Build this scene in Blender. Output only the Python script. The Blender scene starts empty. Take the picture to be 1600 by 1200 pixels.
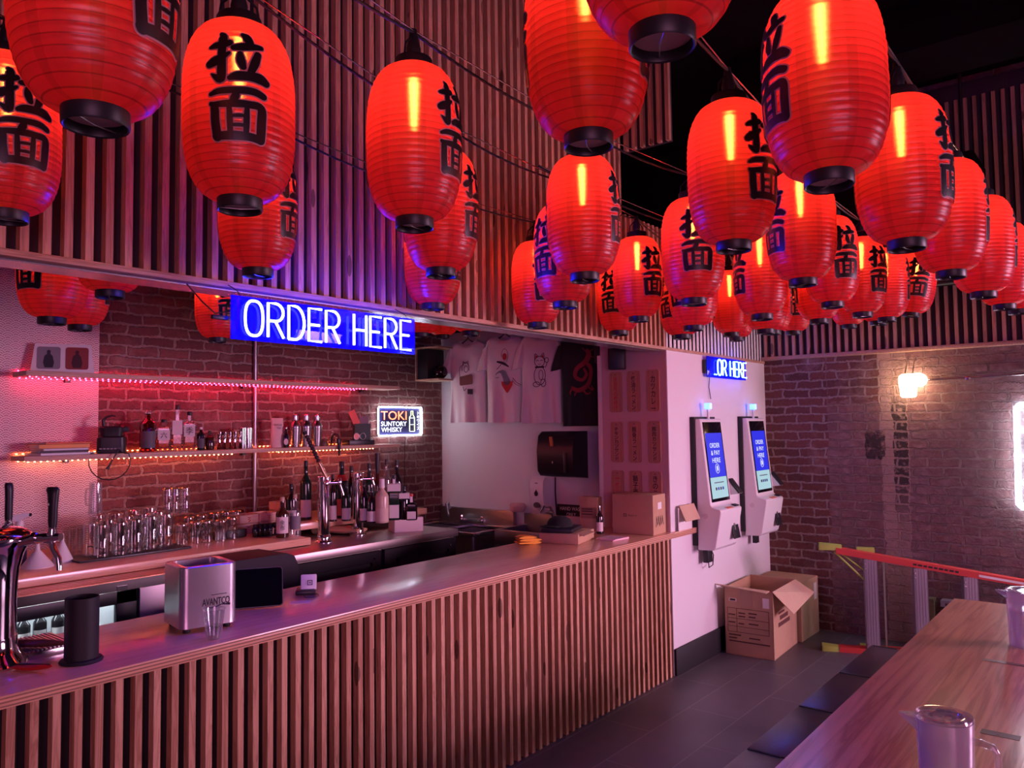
import bpy, bmesh, math, random
from mathutils import Vector, Matrix
random.seed(7)
SC = bpy.context.scene
COL = SC.collection
PI = math.pi
R = math.radians

# ------------------------------------------------------------------ camera
YAW, PITCH, ROLL, FOC, CAMH = R(38.860424), R(3.144318), R(-0.782341), 1224.276, 1.68
fw = Vector((-math.sin(YAW)*math.cos(PITCH), math.cos(YAW)*math.cos(PITCH), math.sin(PITCH)))
r0 = Vector((math.cos(YAW), math.sin(YAW), 0)); u0 = r0.cross(fw)
rt = r0*math.cos(ROLL)+u0*math.sin(ROLL); up = -r0*math.sin(ROLL)+u0*math.cos(ROLL)
CAM = Vector((0, 0, CAMH))
cd = bpy.data.cameras.new('camera'); cam = bpy.data.objects.new('camera', cd); COL.objects.link(cam)
cd.sensor_width = 36; cd.lens = FOC/1600*36; cd.clip_start = 0.05
cam.matrix_world = Matrix(((rt.x, up.x, -fw.x, 0), (rt.y, up.y, -fw.y, 0), (rt.z, up.z, -fw.z, CAMH), (0, 0, 0, 1)))
SC.camera = cam

# ------------------------------------------------------------------ world, lights, exposure
wd = bpy.data.worlds.new('world'); SC.world = wd; wd.use_nodes = True
wd.node_tree.nodes['Background'].inputs[0].default_value = (0.62, 0.24, 0.50, 1)
wd.node_tree.nodes['Background'].inputs[1].default_value = 0.07
SC.view_settings.view_transform = 'Standard'; SC.view_settings.look = 'None'
SC.view_settings.gamma = 1; SC.view_settings.use_curve_mapping = False
SC.view_settings.exposure = 0.12
def area(name, loc, target, sx, sy, color, energy):
    l = bpy.data.lights.new(name, 'AREA'); l.shape = 'RECTANGLE'; l.size = sx; l.size_y = sy
    l.color = color; l.energy = energy
    o = bpy.data.objects.new(name, l); COL.objects.link(o); o.location = loc
    o.rotation_euler = (Vector(target)-Vector(loc)).to_track_quat('-Z', 'Y').to_euler()
    return o
area('unseen_front_fill', (3.6, -2.6, 1.6), (-2.5, 4.2, 0.7), 3.0, 1.6, (1.0, 0.36, 0.70), 33).data.spread = R(100)  # added fill lamp behind the camera, standing in for assumed daylight; no window built
area('unseen_dining_fill', (3.3, 5.7, 1.7), (-2.2, 3.8, 0.4), 1.8, 1.2, (1.0, 0.50, 0.80), 66).data.spread = R(82)  # added fill lamp out of view, stands in for the rest of the room's light

LANTERN_S = 80.0
# ------------------------------------------------------------------ picking helpers
def ray(px, py): return rt*((px-800)/FOC)-up*((py-600)/FOC)+fw
def at(px, py, X=None, Y=None, Z=None, D=None):
    d = ray(px, py)
    t = X/d.x if X is not None else Y/d.y if Y is not None else (Z-CAMH)/d.z if Z is not None else D
    return CAM+d*t
def mpp(p): return (Vector(p)-CAM).dot(fw)/FOC          # metres per pixel there

# ------------------------------------------------------------------ materials
class G:
    """small arithmetic layer over shader nodes"""
    def __init__(s, nt): s.nt = nt
    def n(s, t, **k):
        nd = s.nt.nodes.new(t)
        for a, b in k.items(): setattr(nd, a, b)
        return nd
    def put(s, sock, v):
        if isinstance(v, (int, float)): sock.default_value = v
        elif isinstance(v, tuple): sock.default_value = v if len(v) == len(sock.default_value) else v+(1,)
        else: s.nt.links.new(v, sock)
    def m(s, op, a, b=0.0, c=0.0):
        nd = s.n('ShaderNodeMath', operation=op)
        s.put(nd.inputs[0], a); s.put(nd.inputs[1], b); s.put(nd.inputs[2], c)
        return nd.outputs[0]
    def mix(s, f, a, b):
        nd = s.n('ShaderNodeMix', data_type='RGBA')
        s.put(nd.inputs[0], f); s.put(nd.inputs[6], a); s.put(nd.inputs[7], b)
        return nd.outputs[2]
    def ramp(s, f, *st):
        nd = s.n('ShaderNodeValToRGB'); cr = nd.color_ramp
        while len(cr.elements) < len(st): cr.elements.new(0.5)
        for e, (p, c) in zip(cr.elements, st):
            e.position = p; e.color = c+(1,) if isinstance(c, tuple) else (c, c, c, 1)
        s.put(nd.inputs[0], f); return nd.outputs[0]
    def obj(s):
        sp = s.n('ShaderNodeSeparateXYZ'); tc = s.n('ShaderNodeTexCoord')
        s.nt.links.new(tc.outputs['Object'], sp.inputs[0]); return sp.outputs
    def vec(s, x, y, z):
        nd = s.n('ShaderNodeCombineXYZ')
        for i, v in enumerate((x, y, z)): s.put(nd.inputs[i], v)
        return nd.outputs[0]
    def noise(s, v, scale=5, detail=3, rough=.5, dist=0):
        nd = s.n('ShaderNodeTexNoise'); s.nt.links.new(v, nd.inputs['Vector'])
        nd.inputs['Scale'].default_value = scale; nd.inputs['Detail'].default_value = detail
        nd.inputs['Roughness'].default_value = rough; nd.inputs['Distortion'].default_value = dist
        return nd.outputs['Fac']
    def bump(s, h, strength, dist=.01):
        nd = s.n('ShaderNodeBump'); s.put(nd.inputs['Height'], h)
        nd.inputs['Strength'].default_value = strength; nd.inputs['Distance'].default_value = dist
        return nd.outputs[0]
def newmat(name):
    m = bpy.data.materials.new(name); m.use_nodes = True
    nt = m.node_tree; b = nt.nodes['Principled BSDF']
    return m, nt, b, G(nt)
MC = {}
def pm(name, color, rough=.5, metal=0.0, noise=0.0, nscale=20, bump=0.0, bscale=60, emit=None, es=0, spec=None, aniso=0):
    if name in MC: return MC[name]
    m, nt, b, g = newmat(name)
    c = color+(1,)
    b.inputs['Base Color'].default_value = c
    b.inputs['Roughness'].default_value = rough; b.inputs['Metallic'].default_value = metal
    if spec is not None: b.inputs['Specular IOR Level'].default_value = spec
    tc = None
    if noise:
        o = g.obj(); v = g.vec(o[0], o[1], o[2])
        f = g.noise(v, nscale, 4)
        col = g.mix(f, tuple(max(0, x*(1-noise)) for x in color), tuple(min(1, x*(1+noise)) for x in color))
        nt.links.new(col, b.inputs['Base Color'])
    if bump:
        o = g.obj(); v = g.vec(o[0], o[1], o[2])
        nt.links.new(g.bump(g.noise(v, bscale, 3), bump), b.inputs['Normal'])
    if emit:
        b.inputs['Emission Color'].default_value = emit+(1,); b.inputs['Emission Strength'].default_value = es
    MC[name] = m; return m
def em(name, color, s, base=.8):
    if name in MC: return MC[name]
    m, nt, b, g = newmat(name)
    b.inputs['Base Color'].default_value = (base, base, base, 1)
    b.inputs['Emission Color'].default_value = color+(1,); b.inputs['Emission Strength'].default_value = s
    MC[name] = m; return m
def glass(name, tint=(1, 1, 1), refl=.14, body=0.0, rough=.03, bodycol=(.8, .8, .8), fres=.45):
    """thin walled clear glass or plastic: sees through, mirrors at grazing angles"""
    if name in MC: return MC[name]
    m, nt, b, g = newmat(name)
    nt.nodes.remove(b); out = nt.nodes['Material Output']
    tr = g.n('ShaderNodeBsdfTransparent'); tr.inputs[0].default_value = tint+(1,)
    gl = g.n('ShaderNodeBsdfGlossy'); gl.inputs[0].default_value = (1, 1, 1, 1); gl.inputs['Roughness'].default_value = rough
    lw = g.n('ShaderNodeLayerWeight'); lw.inputs[0].default_value = .35
    f = g.m('ADD', g.m('MULTIPLY', lw.outputs['Facing'], fres), refl)
    mx = g.n('ShaderNodeMixShader'); nt.links.new(f, mx.inputs[0]); nt.links.new(tr.outputs[0], mx.inputs[1]); nt.links.new(gl.outputs[0], mx.inputs[2])
    last = mx.outputs[0]
    if body:
        df = g.n('ShaderNodeBsdfDiffuse'); df.inputs[0].default_value = bodycol+(1,)
        m2 = g.n('ShaderNodeMixShader'); m2.inputs[0].default_value = body
        nt.links.new(last, m2.inputs[1]); nt.links.new(df.outputs[0], m2.inputs[2]); last = m2.outputs[0]
    nt.links.new(last, out.inputs[0]); MC[name] = m; return m
def wood(name, c1, c2, along='Z', pitch=None, pax='Y', rough=.5, knots=True, grain=1.0, spec=.4, coat=0.0, rings=26.0):
    m, nt, b, g = newmat(name); o = g.obj(); ax = dict(X=o[0], Y=o[1], Z=o[2])
    rnd = 0.0
    if pitch:
        cell = g.m('FLOOR', g.m('DIVIDE', ax[pax], pitch))
        wn = g.n('ShaderNodeTexWhiteNoise', noise_dimensions='1D'); g.put(wn.inputs['W'], cell); rnd = wn.outputs['Value']
    sc = {k: 26.0*grain for k in 'XYZ'}; sc[along] = 1.3*grain
    off = g.m('MULTIPLY', rnd, 37.0) if pitch else 0.0
    c = [g.m('MULTIPLY', ax[k], sc[k]) for k in 'XYZ']
    i = 'XYZ'.index(along); c[i] = g.m('ADD', c[i], off)
    v = g.vec(*c)
    f1 = g.noise(v, 1.0, 5, .55, .8)
    c2v = g.vec(*[g.m('MULTIPLY', q, 3.2) for q in c]); f2 = g.noise(c2v, 1.0, 2)
    rings = g.m('ABSOLUTE', g.m('SINE', g.m('MULTIPLY', f1, rings)))
    f = g.m('ADD', g.m('MULTIPLY', rings, .45), g.m('MULTIPLY', f2, .5))
    if pitch: f = g.m('ADD', f, g.m('MULTIPLY', g.m('SUBTRACT', rnd, .5), .45))
    col = g.ramp(f, (.15, c2), (.8, c1))
    if knots:
        kv = g.vec(g.m('MULTIPLY', ax['X'], 9 if along != 'X' else 2.2), g.m('MULTIPLY', ax['Y'], 9 if along != 'Y' else 2.2), g.m('ADD', g.m('MULTIPLY', ax['Z'], 9 if along != 'Z' else 2.6), off))
        vo = g.n('ShaderNodeTexVoronoi'); nt.links.new(kv, vo.inputs['Vector']); vo.inputs['Scale'].default_value = 1.0
        k = g.m('LESS_THAN', vo.outputs['Distance'], .13)
        col = g.mix(g.m('MULTIPLY', k, .75), col, tuple(x*.22 for x in c2))
    nt.links.new(col, b.inputs['Base Color'])
    b.inputs['Roughness'].default_value = rough; b.inputs['Specular IOR Level'].default_value = spec
    b.inputs['Coat Weight'].default_value = coat; b.inputs['Coat Roughness'].default_value = .16; b.inputs['Coat IOR'].default_value = 1.6
    nt.links.new(g.bump(f, .12, .003), b.inputs['Normal'])
    return m
def brick(name, axis, c1, c2, mortar, bw=.215, rh=.07, painted=None, mw=.010):
    m, nt, b, g = newmat(name); o = g.obj(); u = o[1] if axis == 'Y' else o[0]
    base = g.vec(u, o[2], 0.0)
    nx = g.noise(base, 9, 2); nz = g.noise(g.vec(g.m('ADD', u, 7.3), o[2], 1.7), 9, 2)
    fx = g.noise(base, 55, 2); 
    uu = g.m('ADD', u, g.m('MULTIPLY', g.m('SUBTRACT', nx, .5), .06))
    zz = g.m('ADD', g.m('ADD', o[2], g.m('MULTIPLY', g.m('SUBTRACT', nz, .5), .034)), g.m('MULTIPLY', g.m('SUBTRACT', fx, .5), .02))
    bt = g.n('ShaderNodeTexBrick'); nt.links.new(g.vec(uu, zz, 0.0), bt.inputs['Vector'])
    bt.inputs['Scale'].default_value = 1; bt.inputs['Brick Width'].default_value = bw; bt.inputs['Row Height'].default_value = rh
    bt.inputs['Mortar Size'].default_value = mw; bt.inputs['Mortar Smooth'].default_value = .3; bt.inputs['Bias'].default_value = 0.1
    bt.inputs['Color1'].default_value = c1+(1,); bt.inputs['Color2'].default_value = c2+(1,); bt.inputs['Mortar'].default_value = mortar+(1,)
    big = g.noise(base, 3.1, 4, .65); fine = g.noise(base, 40, 4, .7)
    col = g.mix(g.ramp(fine, (.35, 0.0), (.75, .55)), bt.outputs['Color'], tuple(x*.45 for x in c1))
    blotch = g.ramp(big, (.55, 0.0), (.75, .5))
    col = g.mix(blotch, col, tuple(min(1, x*1.25) for x in mortar))
    if painted: col = painted(g, o, base, col, bt, fine, big)
    nt.links.new(col, b.inputs['Base Color']); b.inputs['Roughness'].default_value = .85; b.inputs['Specular IOR Level'].default_value = .25
    h = g.m('ADD', g.m('MULTIPLY', bt.outputs['Fac'], -1.0), g.m('MULTIPLY', fine, .7))
    h = g.m('ADD', h, g.m('MULTIPLY', big, .8))
    nt.links.new(g.bump(h, 1.0, .022), b.inputs['Normal'])
    return m
def waves(name, axis, base, line, w=.082, amount=.6):
    """wallpaper of overlapping concentric fans"""
    m, nt, b, g = newmat(name); o = g.obj(); u = o[1] if axis == 'Y' else o[0]; v = o[2]
    rad = w/2; h = rad/2
    row0 = g.m('FLOOR', g.m('DIVIDE', v, h))
    val = None
    for k in (1, 0, -1):
        row = g.m('ADD', row0, float(k)); odd = g.m('MODULO', g.m('ADD', row, 400.0), 2.0)
        uo = g.m('ADD', u, g.m('MULTIPLY', odd, rad))
        cx = g.m('SUBTRACT', g.m('FRACT', g.m('ADD', g.m('DIVIDE', uo, w), 100.5)), .5)
        dx = g.m('MULTIPLY', cx, w); dz = g.m('SUBTRACT', v, g.m('MULTIPLY', row, h))
        dd = g.m('DIVIDE', g.m('SQRT', g.m('ADD', g.m('MULTIPLY', dx, dx), g.m('MULTIPLY', dz, dz))), rad)
        inside = g.m('LESS_THAN', dd, 1.0)
        val = g.m('MULTIPLY', dd, inside) if val is None else g.m('ADD', g.m('MULTIPLY', dd, inside), g.m('MULTIPLY', val, g.m('SUBTRACT', 1.0, inside)))
    st = g.m('FRACT', g.m('MULTIPLY', val, 3.5))
    ln = g.m('LESS_THAN', g.m('ABSOLUTE', g.m('SUBTRACT', st, .5)), .17)
    col = g.mix(g.m('MULTIPLY', ln, amount), base, line)
    nt.links.new(col, b.inputs['Base Color']); b.inputs['Roughness'].default_value = .6
    nt.links.new(g.bump(ln, .15, .002), b.inputs['Normal'])
    return m

# ------------------------------------------------------------------ mesh builder
class MB:
    def __init__(s): s.bm = bmesh.new()
    def _mi(s, fs, mi):
        for f in fs: f.material_index = mi
    def poly(s, pts, mi=0):
        f = s.bm.faces.new([s.bm.verts.new(p) for p in pts]); f.material_index = mi; return f
    def box(s, c, d, rot=None, bev=0.0, mi=0, seg=2):
        g = bmesh.ops.create_cube(s.bm, size=1.0)['verts']
        M = Matrix.Translation(c) @ (rot.to_4x4() if rot else Matrix()) @ Matrix.Diagonal((d[0], d[1], d[2], 1))
        bmesh.ops.transform(s.bm, matrix=M, verts=g)
        fs = {f for v in g for f in v.link_faces}; s._mi(fs, mi)
        if bev:
            es = list({e for v in g for e in v.link_edges})
            r = bmesh.ops.bevel(s.bm, geom=es, offset=bev, segments=seg, affect='EDGES', profile=.5)
            s._mi(r['faces'], mi)
        return s
    def b2(s, lo, hi, **k):
        return s.box([(a+b)/2 for a, b in zip(lo, hi)], [abs(b-a) for a, b in zip(lo, hi)], **k)
    def rings(s, rs, closed=True, cap=True, mi=0, loop=False):
        vs = [[s.bm.verts.new(p) for p in r] for r in rs]; n = len(rs[0])
        pairs = list(zip(vs, vs[1:]))+([(vs[-1], vs[0])] if loop else [])
        for a, b in pairs:
            for i in range(n if closed else n-1):
                j = (i+1) % n
                f = s.bm.faces.new((a[i], a[j], b[j], b[i])); f.material_index = mi
        if cap and not loop and closed:
            s.bm.faces.new(list(reversed(vs[0]))).material_index = mi
            s.bm.faces.new(vs[-1]).material_index = mi
        return s
    def cyl(s, p0, p1, r0, r1=None, n=16, mi=0, cap=True):
        return s.tube([p0, p1], [r0, r0 if r1 is None else r1], n, mi=mi, cap=cap)
    def tube(s, pts, r, n=8, closed=False, mi=0, cap=True):
        pts = [Vector(p) for p in pts]; k = len(pts); out = []
        rr = r if isinstance(r, (list, tuple)) else [r]*k
        prev = None
        for i, p in enumerate(pts):
            if closed: t = pts[(i+1) % k]-pts[i-1]
            else: t = pts[min(i+1, k-1)]-pts[max(i-1, 0)]
            t.normalize()
            if prev is None:
                a = t.orthogonal().normalized()
            else:
                a = prev-t*prev.dot(t)
                if a.length < 1e-5: a = t.orthogonal()
                a.normalize()
            prev = a; b = t.cross(a)
            out.append([p+(a*math.cos(2*PI*j/n)+b*math.sin(2*PI*j/n))*rr[i] for j in range(n)])
        return s.rings(out, cap=cap, mi=mi, loop=closed)
    def lathe(s, prof, n=24, c=(0, 0, 0), mi=0, cap=True, mis=None):
        c = Vector(c); rs = [[c+Vector((r*math.cos(2*PI*j/n), r*math.sin(2*PI*j/n), z)) for j in range(n)] for r, z in [(max(r, 1e-4), z) for r, z in prof]]
        if mis is None: return s.rings(rs, cap=cap, mi=mi)
        vs = [[s.bm.verts.new(p) for p in r] for r in rs]
        for q, (a, b) in enumerate(zip(vs, vs[1:])):
            for i in range(n):
                j = (i+1) % n; s.bm.faces.new((a[i], a[j], b[j], b[i])).material_index = mis[q]
        return s
    def prism(s, poly, y0, y1, mi=0, f=None):
        """polygon of (x,z) extruded from y0 to y1; f maps a point"""
        f = f or (lambda p: p)
        return s.rings([[f((x, y0, z)) for x, z in poly], [f((x, y1, z)) for x, z in poly]], mi=mi)
    def obj(s, name, mats, parent=None, loc=None, smooth=40, label=None, tri=False):
        bm = s.bm
        bmesh.ops.recalc_face_normals(bm, faces=bm.faces)
        me = bpy.data.meshes.new(name); bm.to_mesh(me); bm.free()
        for m in (mats if isinstance(mats, (list, tuple)) else [mats]): me.materials.append(m)
        if smooth:
            me.polygons.foreach_set('use_smooth', [True]*len(me.polygons)); me.set_sharp_from_angle(angle=R(smooth))
        return link(name, me, parent, loc, label)
def link(name, me, parent=None, loc=None, label=None):
    o = bpy.data.objects.new(name, me); COL.objects.link(o)
    if parent: o.parent = parent
    if loc is not None: o.location = loc
    if label: o['label'] = label
    return o
def thing(name, label, cat, loc=(0, 0, 0), rz=0.0, group=None):
    o = bpy.data.objects.new(name, None); COL.objects.link(o); o.empty_display_size = .05
    o.location = loc; o.rotation_euler = (0, 0, rz); o['label'] = label; o['category'] = cat
    if group: o['group'] = group
    return o
def struct(o):
    o['kind'] = 'structure'; return o
def tag(o, label, cat, group=None):
    o['label'] = label; o['category'] = cat
    if group: o['group'] = group
    return o
def dup(o, parent=None):
    c = o.copy(); COL.objects.link(c)
    if parent is not None: c.parent = parent
    for ch in list(o.children): dup(ch, c)
    return c
def text_mesh(s, w, h, vertical=False, bold=0.0, ext=0.0, font_line=.95):
    cu = bpy.data.curves.new('t', 'FONT'); cu.body = '\n'.join(s) if vertical else s
    cu.align_x = 'CENTER'; cu.size = 1; cu.space_line = font_line; cu.offset = bold; cu.resolution_u = 3
    t = bpy.data.objects.new('t', cu); COL.objects.link(t); bpy.context.view_layer.update()
    me = bpy.data.meshes.new_from_object(t.evaluated_get(bpy.context.evaluated_depsgraph_get()))
    bpy.data.objects.remove(t); bpy.data.curves.remove(cu)
    xs = [v.co.x for v in me.vertices]; ys = [v.co.y for v in me.vertices]
    x0, x1, y0, y1 = min(xs), max(xs), min(ys), max(ys)
    sx = w/(x1-x0) if w else None; sy = h/(y1-y0) if h else sx
    if sx is None: sx = sy
    for v in me.vertices: v.co = Vector(((v.co.x-(x0+x1)/2)*sx, 0, (v.co.y-(y0+y1)/2)*sy))
    me.materials.clear(); return me
def text(name, s, w, h, loc, mat, parent, vertical=False, bold=0.0, rot=None, label=None):
    me = text_mesh(s, w, h, vertical, bold); me.name = name; me.materials.append(mat)
    o = link(name, me, parent, loc, label)
    if rot: o.rotation_euler = rot
    return o
ORD = ['first', 'second', 'third', 'fourth', 'fifth', 'sixth', 'seventh', 'eighth', 'ninth', 'tenth', 'eleventh', 'twelfth']
def arc(cx, cz, rx, rz, a0, a1, n=10): return [(cx+rx*math.cos(R(a0+(a1-a0)*i/n)), cz+rz*math.sin(R(a0+(a1-a0)*i/n))) for i in range(n+1)]

# ------------------------------------------------------------------ shared materials
M_slat = wood('pine_slats', (.64, .37, .24), (.38, .17, .10), 'Z', .06, 'Y')
M_slatx = wood('pine_slats_far', (.66, .42, .29), (.42, .22, .14), 'Z', .06, 'X')
M_ply = wood('birch_ply', (.82, .46, .30), (.66, .33, .20), 'Y', None, knots=False, rough=.36, grain=.6, spec=.5, coat=.55)
M_plyedge = wood('ply_edge', (.62, .40, .27), (.36, .19, .12), 'Y', None, knots=False, rough=.6, grain=1.6)
M_table = wood('table_pine', (.90, .44, .25), (.46, .15, .08), 'Y', .115, 'X', knots=False, rough=.34, grain=.42, spec=.5, coat=.5, rings=15.0)
M_back = pm('slat_backing_paint', (.040, .030, .048), .7)
M_black = pm('black_paint', (.012, .011, .014), .6)
M_dark = pm('black_plastic', (.016, .015, .02), .42)
M_ceil = pm('ceiling_black', (.006, .003, .005), .95, spec=.1)
M_white = pm('white_plastic', (.80, .78, .78), .35)
M_steel = pm('brushed_steel', (.62, .60, .60), .24, 1.0, noise=.12, nscale=40)
M_steelD = pm('dull_steel', (.42, .40, .42), .38, 1.0, noise=.15, nscale=12)
M_chrome = pm('chrome', (.85, .84, .86), .06, 1.0)
M_card = pm('cardboard', (.50, .31, .19), .85, noise=.10, nscale=14, bump=.1)
M_cardL = pm('cardboard_inside', (.60, .42, .28), .85, noise=.08)
M_ink = pm('printing_ink', (.03, .02, .025), .7)
M_paper = pm('white_paper', (.80, .77, .74), .7)
M_clear = glass('clear_glass', (.95, .96, .96), .07)
M_clear2 = glass('clear_plastic', (.90, .91, .93), .06, .05)
M_frost = glass('frosted_plastic', (.80, .80, .86), .05, .42, .2, (.78, .74, .80))
M_red = pm('red_enamel', (.55, .02, .02), .4)

# ================================================================== SETTING
XF, XB, YT, YP, YW = -2.53, -5.10, 5.28, 4.83, 6.60      # counter front, back wall, shirt wall, plaque panel, far wall
# floor
def floor_mat():
    m, nt, b, g = newmat('floor_tiles'); o = g.obj()
    bt = g.n('ShaderNodeTexBrick'); nt.links.new(g.vec(g.m('ADD', o[1], .25), g.m('ADD', o[0], .02), 0.0), bt.inputs['Vector'])
    bt.inputs['Scale'].default_value = 1; bt.inputs['Brick Width'].default_value = .92; bt.inputs['Row Height'].default_value = .31
    bt.inputs['Mortar Size'].default_value = .003; bt.inputs['Mortar Smooth'].default_value = .1
    bt.inputs['Color1'].default_value = (.110, .095, .110, 1); bt.inputs['Color2'].default_value = (.090, .078, .092, 1); bt.inputs['Mortar'].default_value = (.20, .19, .19, 1)
    f = g.noise(g.vec(o[0], o[1], o[2]), 5, 5, .6)
    nt.links.new(g.mix(g.ramp(f, (.3, .0), (.8, .35)), bt.outputs['Color'], (.06, .05, .062)), b.inputs['Base Color'])
    b.inputs['Roughness'].default_value = .42
    nt.links.new(g.bump(g.m('ADD', g.m('MULTIPLY', bt.outputs['Fac'], -1.0), g.m('MULTIPLY', g.noise(g.vec(o[0], o[1], o[2]), 60, 3), .25)), .35, .003), b.inputs['Normal'])
    return m
struct(MB().b2((-5.6, -4, -.1), (4.5, 7.0, 0)).obj('floor', floor_mat()))
struct(MB().b2((-5.6, -4, 4.25), (4.5, 7.0, 4.4)).obj('ceiling', M_ceil))
for i, (y0, y1, z) in enumerate(((5.2, 5.75, 3.95), (3.7, 4.0, 4.08))):
    struct(MB().b2((-2.2, y0, z), (4.5, y1, 4.25), bev=.01).obj('ceiling_beam', M_ceil))
struct(MB().b2((-5.3, -3, 2.95), (-2.60, YT+.1, 3.05)).obj('ceiling_bar', pm('bar_ceiling', (.05, .04, .045), .9)))
# brick behind the bar, and the wallpapered stretch to its left
M_brickB = brick('bar_brick', 'Y', (.27, .10, .09), (.16, .060, .065), (.36, .25, .22))
struct(MB().b2((XB-.15, 2.19, 0), (XB, 7.0, 3.0)).obj('wall_back', M_brickB))
struct(MB().b2((XB-.15, -3, 0), (XB+.012, 2.19, 3.0)).obj('wall_left', waves('fan_wallpaper', 'Y', (.74, .62, .60), (.30, .16, .16), .082, 1.0)))
M_papR = waves('fan_wallpaper_pale', 'X', (.74, .70, .72), (.50, .46, .49), .062, .35)
struct(MB().b2((XB, YT, 0), (-2.56, YT+.12, 3.0)).obj('wall_right', M_papR))
# the end wall carrying the plaques, and the kiosk wall in line with the counter front
M_panel = pm('plaque_wall', (.58, .38, .38), .7, noise=.03, nscale=6, bump=.05)
struct(MB().b2((-3.065, YP, 0), (-2.535, YT-.01, 2.9)).obj('wall_end', M_panel))
struct(MB().b2((-3.085, YP-.012, .9), (-3.055, YP+.03, 2.19), bev=.003).obj('trim_1', pm('trim_white', (.72, .66, .66), .4)))
M_papK = waves('fan_wallpaper_white', 'Y', (.78, .75, .77), (.60, .57, .60), .05, .22)
struct(MB().b2((-2.62, YP+.002, 0), (XF, YW, 2.9)).obj('wall_kiosk', M_papK))
struct(MB().b2((-2.53, 4.835, 0), (-2.512, YW, .175), bev=.003).obj('baseboard_left', M_black))
# far wall
def paint_far(g, o, base, col, bt, fine, big):
    x, z = o[0], o[2]
    n1 = g.noise(base, 6, 4, .7); n2 = g.noise(base, 14, 5, .7)
    xx = g.m('ADD', x, g.m('MULTIPLY', g.m('SUBTRACT', n1, .5), .10))
    left = g.m('LESS_THAN', xx, -2.02)
    pale = g.ramp(n2, (.25, (.16, .085, .085)), (.55, (.29, .185, .185)), (.8, (.47, .34, .33)))
    crack = g.m('MULTIPLY', bt.outputs['Fac'], g.ramp(g.noise(base, 7, 4, .7), (.40, 0.0), (.62, 1.0)))
    pale = g.mix(g.m('MULTIPLY', crack, .85), pale, (.09, .05, .05))
    pale = g.mix(g.ramp(g.noise(g.vec(g.m('MULTIPLY', x, 4.0), g.m('MULTIPLY', z, 14.0), 0.0), 1.0, 3, .6), (.60, 0.0), (.68, .55)), pale, (.17, .09, .08))
    cov = g.m('MULTIPLY', g.m('SUBTRACT', 1.0, left), g.ramp(big, (.30, .30), (.62, .88)))
    upper = g.m('MULTIPLY', g.m('LESS_THAN', g.m('ABSOLUTE', g.m('ADD', xx, 1.80)), .21), g.m('GREATER_THAN', g.m('ADD', z, g.m('MULTIPLY', n1, .2)), 1.95))
    cov = g.m('MULTIPLY', cov, g.m('SUBTRACT', 1.0, g.m('MULTIPLY', upper, .9)))
    out = g.mix(cov, col, pale)
    strip = g.m('LESS_THAN', g.m('ABSOLUTE', g.m('ADD', xx, 1.515)), .10)
    out = g.mix(g.m('MULTIPLY', strip, .75), out, (.42, .29, .25))
    dk = g.m('MULTIPLY', g.m('LESS_THAN', g.m('ABSOLUTE', g.m('ADD', xx, 1.475)), .052), g.ramp(n2, (.36, .1), (.46, 1.0)))
    dk = g.m('MULTIPLY', dk, g.m('SUBTRACT', 1.0, g.m('MULTIPLY', bt.outputs['Fac'], .8)))
    dk = g.m('MULTIPLY', dk, g.ramp(g.m('MULTIPLY', z, .5), (.42, 0.25), (.60, 1.0), (.88, 1.0), (.94, .3)))
    dk = g.m('MULTIPLY', dk, g.m('GREATER_THAN', g.m('ADD', z, g.m('MULTIPLY', n2, .25)), .85))
    out = g.mix(g.m('MULTIPLY', dk, .9), out, (.025, .02, .022))
    p2 = g.m('MULTIPLY', g.m('LESS_THAN', g.m('ABSOLUTE', g.m('ADD', xx, 1.66)), .075), g.m('LESS_THAN', g.m('ABSOLUTE', g.m('SUBTRACT', g.m('ADD', z, g.m('MULTIPLY', g.m('SUBTRACT', n2, .5), .25)), 1.50)), .10))
    p2 = g.m('MULTIPLY', p2, g.ramp(n2, (.36, .1), (.5, 1.0)))
    out = g.mix(g.m('MULTIPLY', p2, .85), out, (.03, .022, .025))
    return out
M_brickF = brick('far_brick', 'X', (.23, .085, .075), (.13, .055, .055), (.36, .27, .25), painted=paint_far)
struct(MB().b2((-2.7, YW, 0), (4.5, YW+.15, 4.25)).obj('wall_far', M_brickF))
# slat cladding over the far wall
struct(MB().b2((-2.60, YW-.022, 2.245), (2.0, YW, 4.2)).obj('slat_backing', M_back))
mb = MB(); x = -2.505
while x < .6: mb.b2((x, YW-.054, 2.245), (x+.024, YW-.022, 4.07)); x += .06
struct(mb.obj('slat_cladding', M_slatx, smooth=0))
struct(MB().b2((-2.53, YW-.07, 2.215), (2.0, YW, 2.245), bev=.002).obj('trim_2', M_plyedge))
# bulkhead over the bar
struct(MB().b2((-2.62, -1.5, 2.21), (-2.562, 4.32, 4.25)).obj('wall_bulkhead', M_back))
struct(MB().b2((-2.62, 4.32, 2.21), (-2.562, YW, 3.03)).obj('wall_bulkhead', M_back))
mb = MB(); y = -.53
while y < 6.58:
    mb.b2((-2.562, y, 2.213), (-2.53, y+.024, 4.2 if y < 4.31 else 3.03)); y += .0605
struct(mb.obj('slat_cladding', M_slat, smooth=0))
struct(MB().b2((-2.575, -1.5, 2.192), (-2.522, YW, 2.213), bev=.002).obj('trim_3', M_plyedge))
M_soff = pm('soffit_metal', (.52, .50, .53), .26, .85)
struct(MB().b2((-2.69, -1.5, 2.188), (-2.57, YP, 2.21)).obj('soffit_trim', M_soff))
struct(MB().b2((-4.2, 4.36, 3.05), (-4.1, YW, 4.25)).obj('wall_upper', M_ceil))
struct(MB().b2((-4.2, 4.38, 3.05), (-2.6, 4.40, 4.25)).obj('wall_upper', M_ceil))
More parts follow.
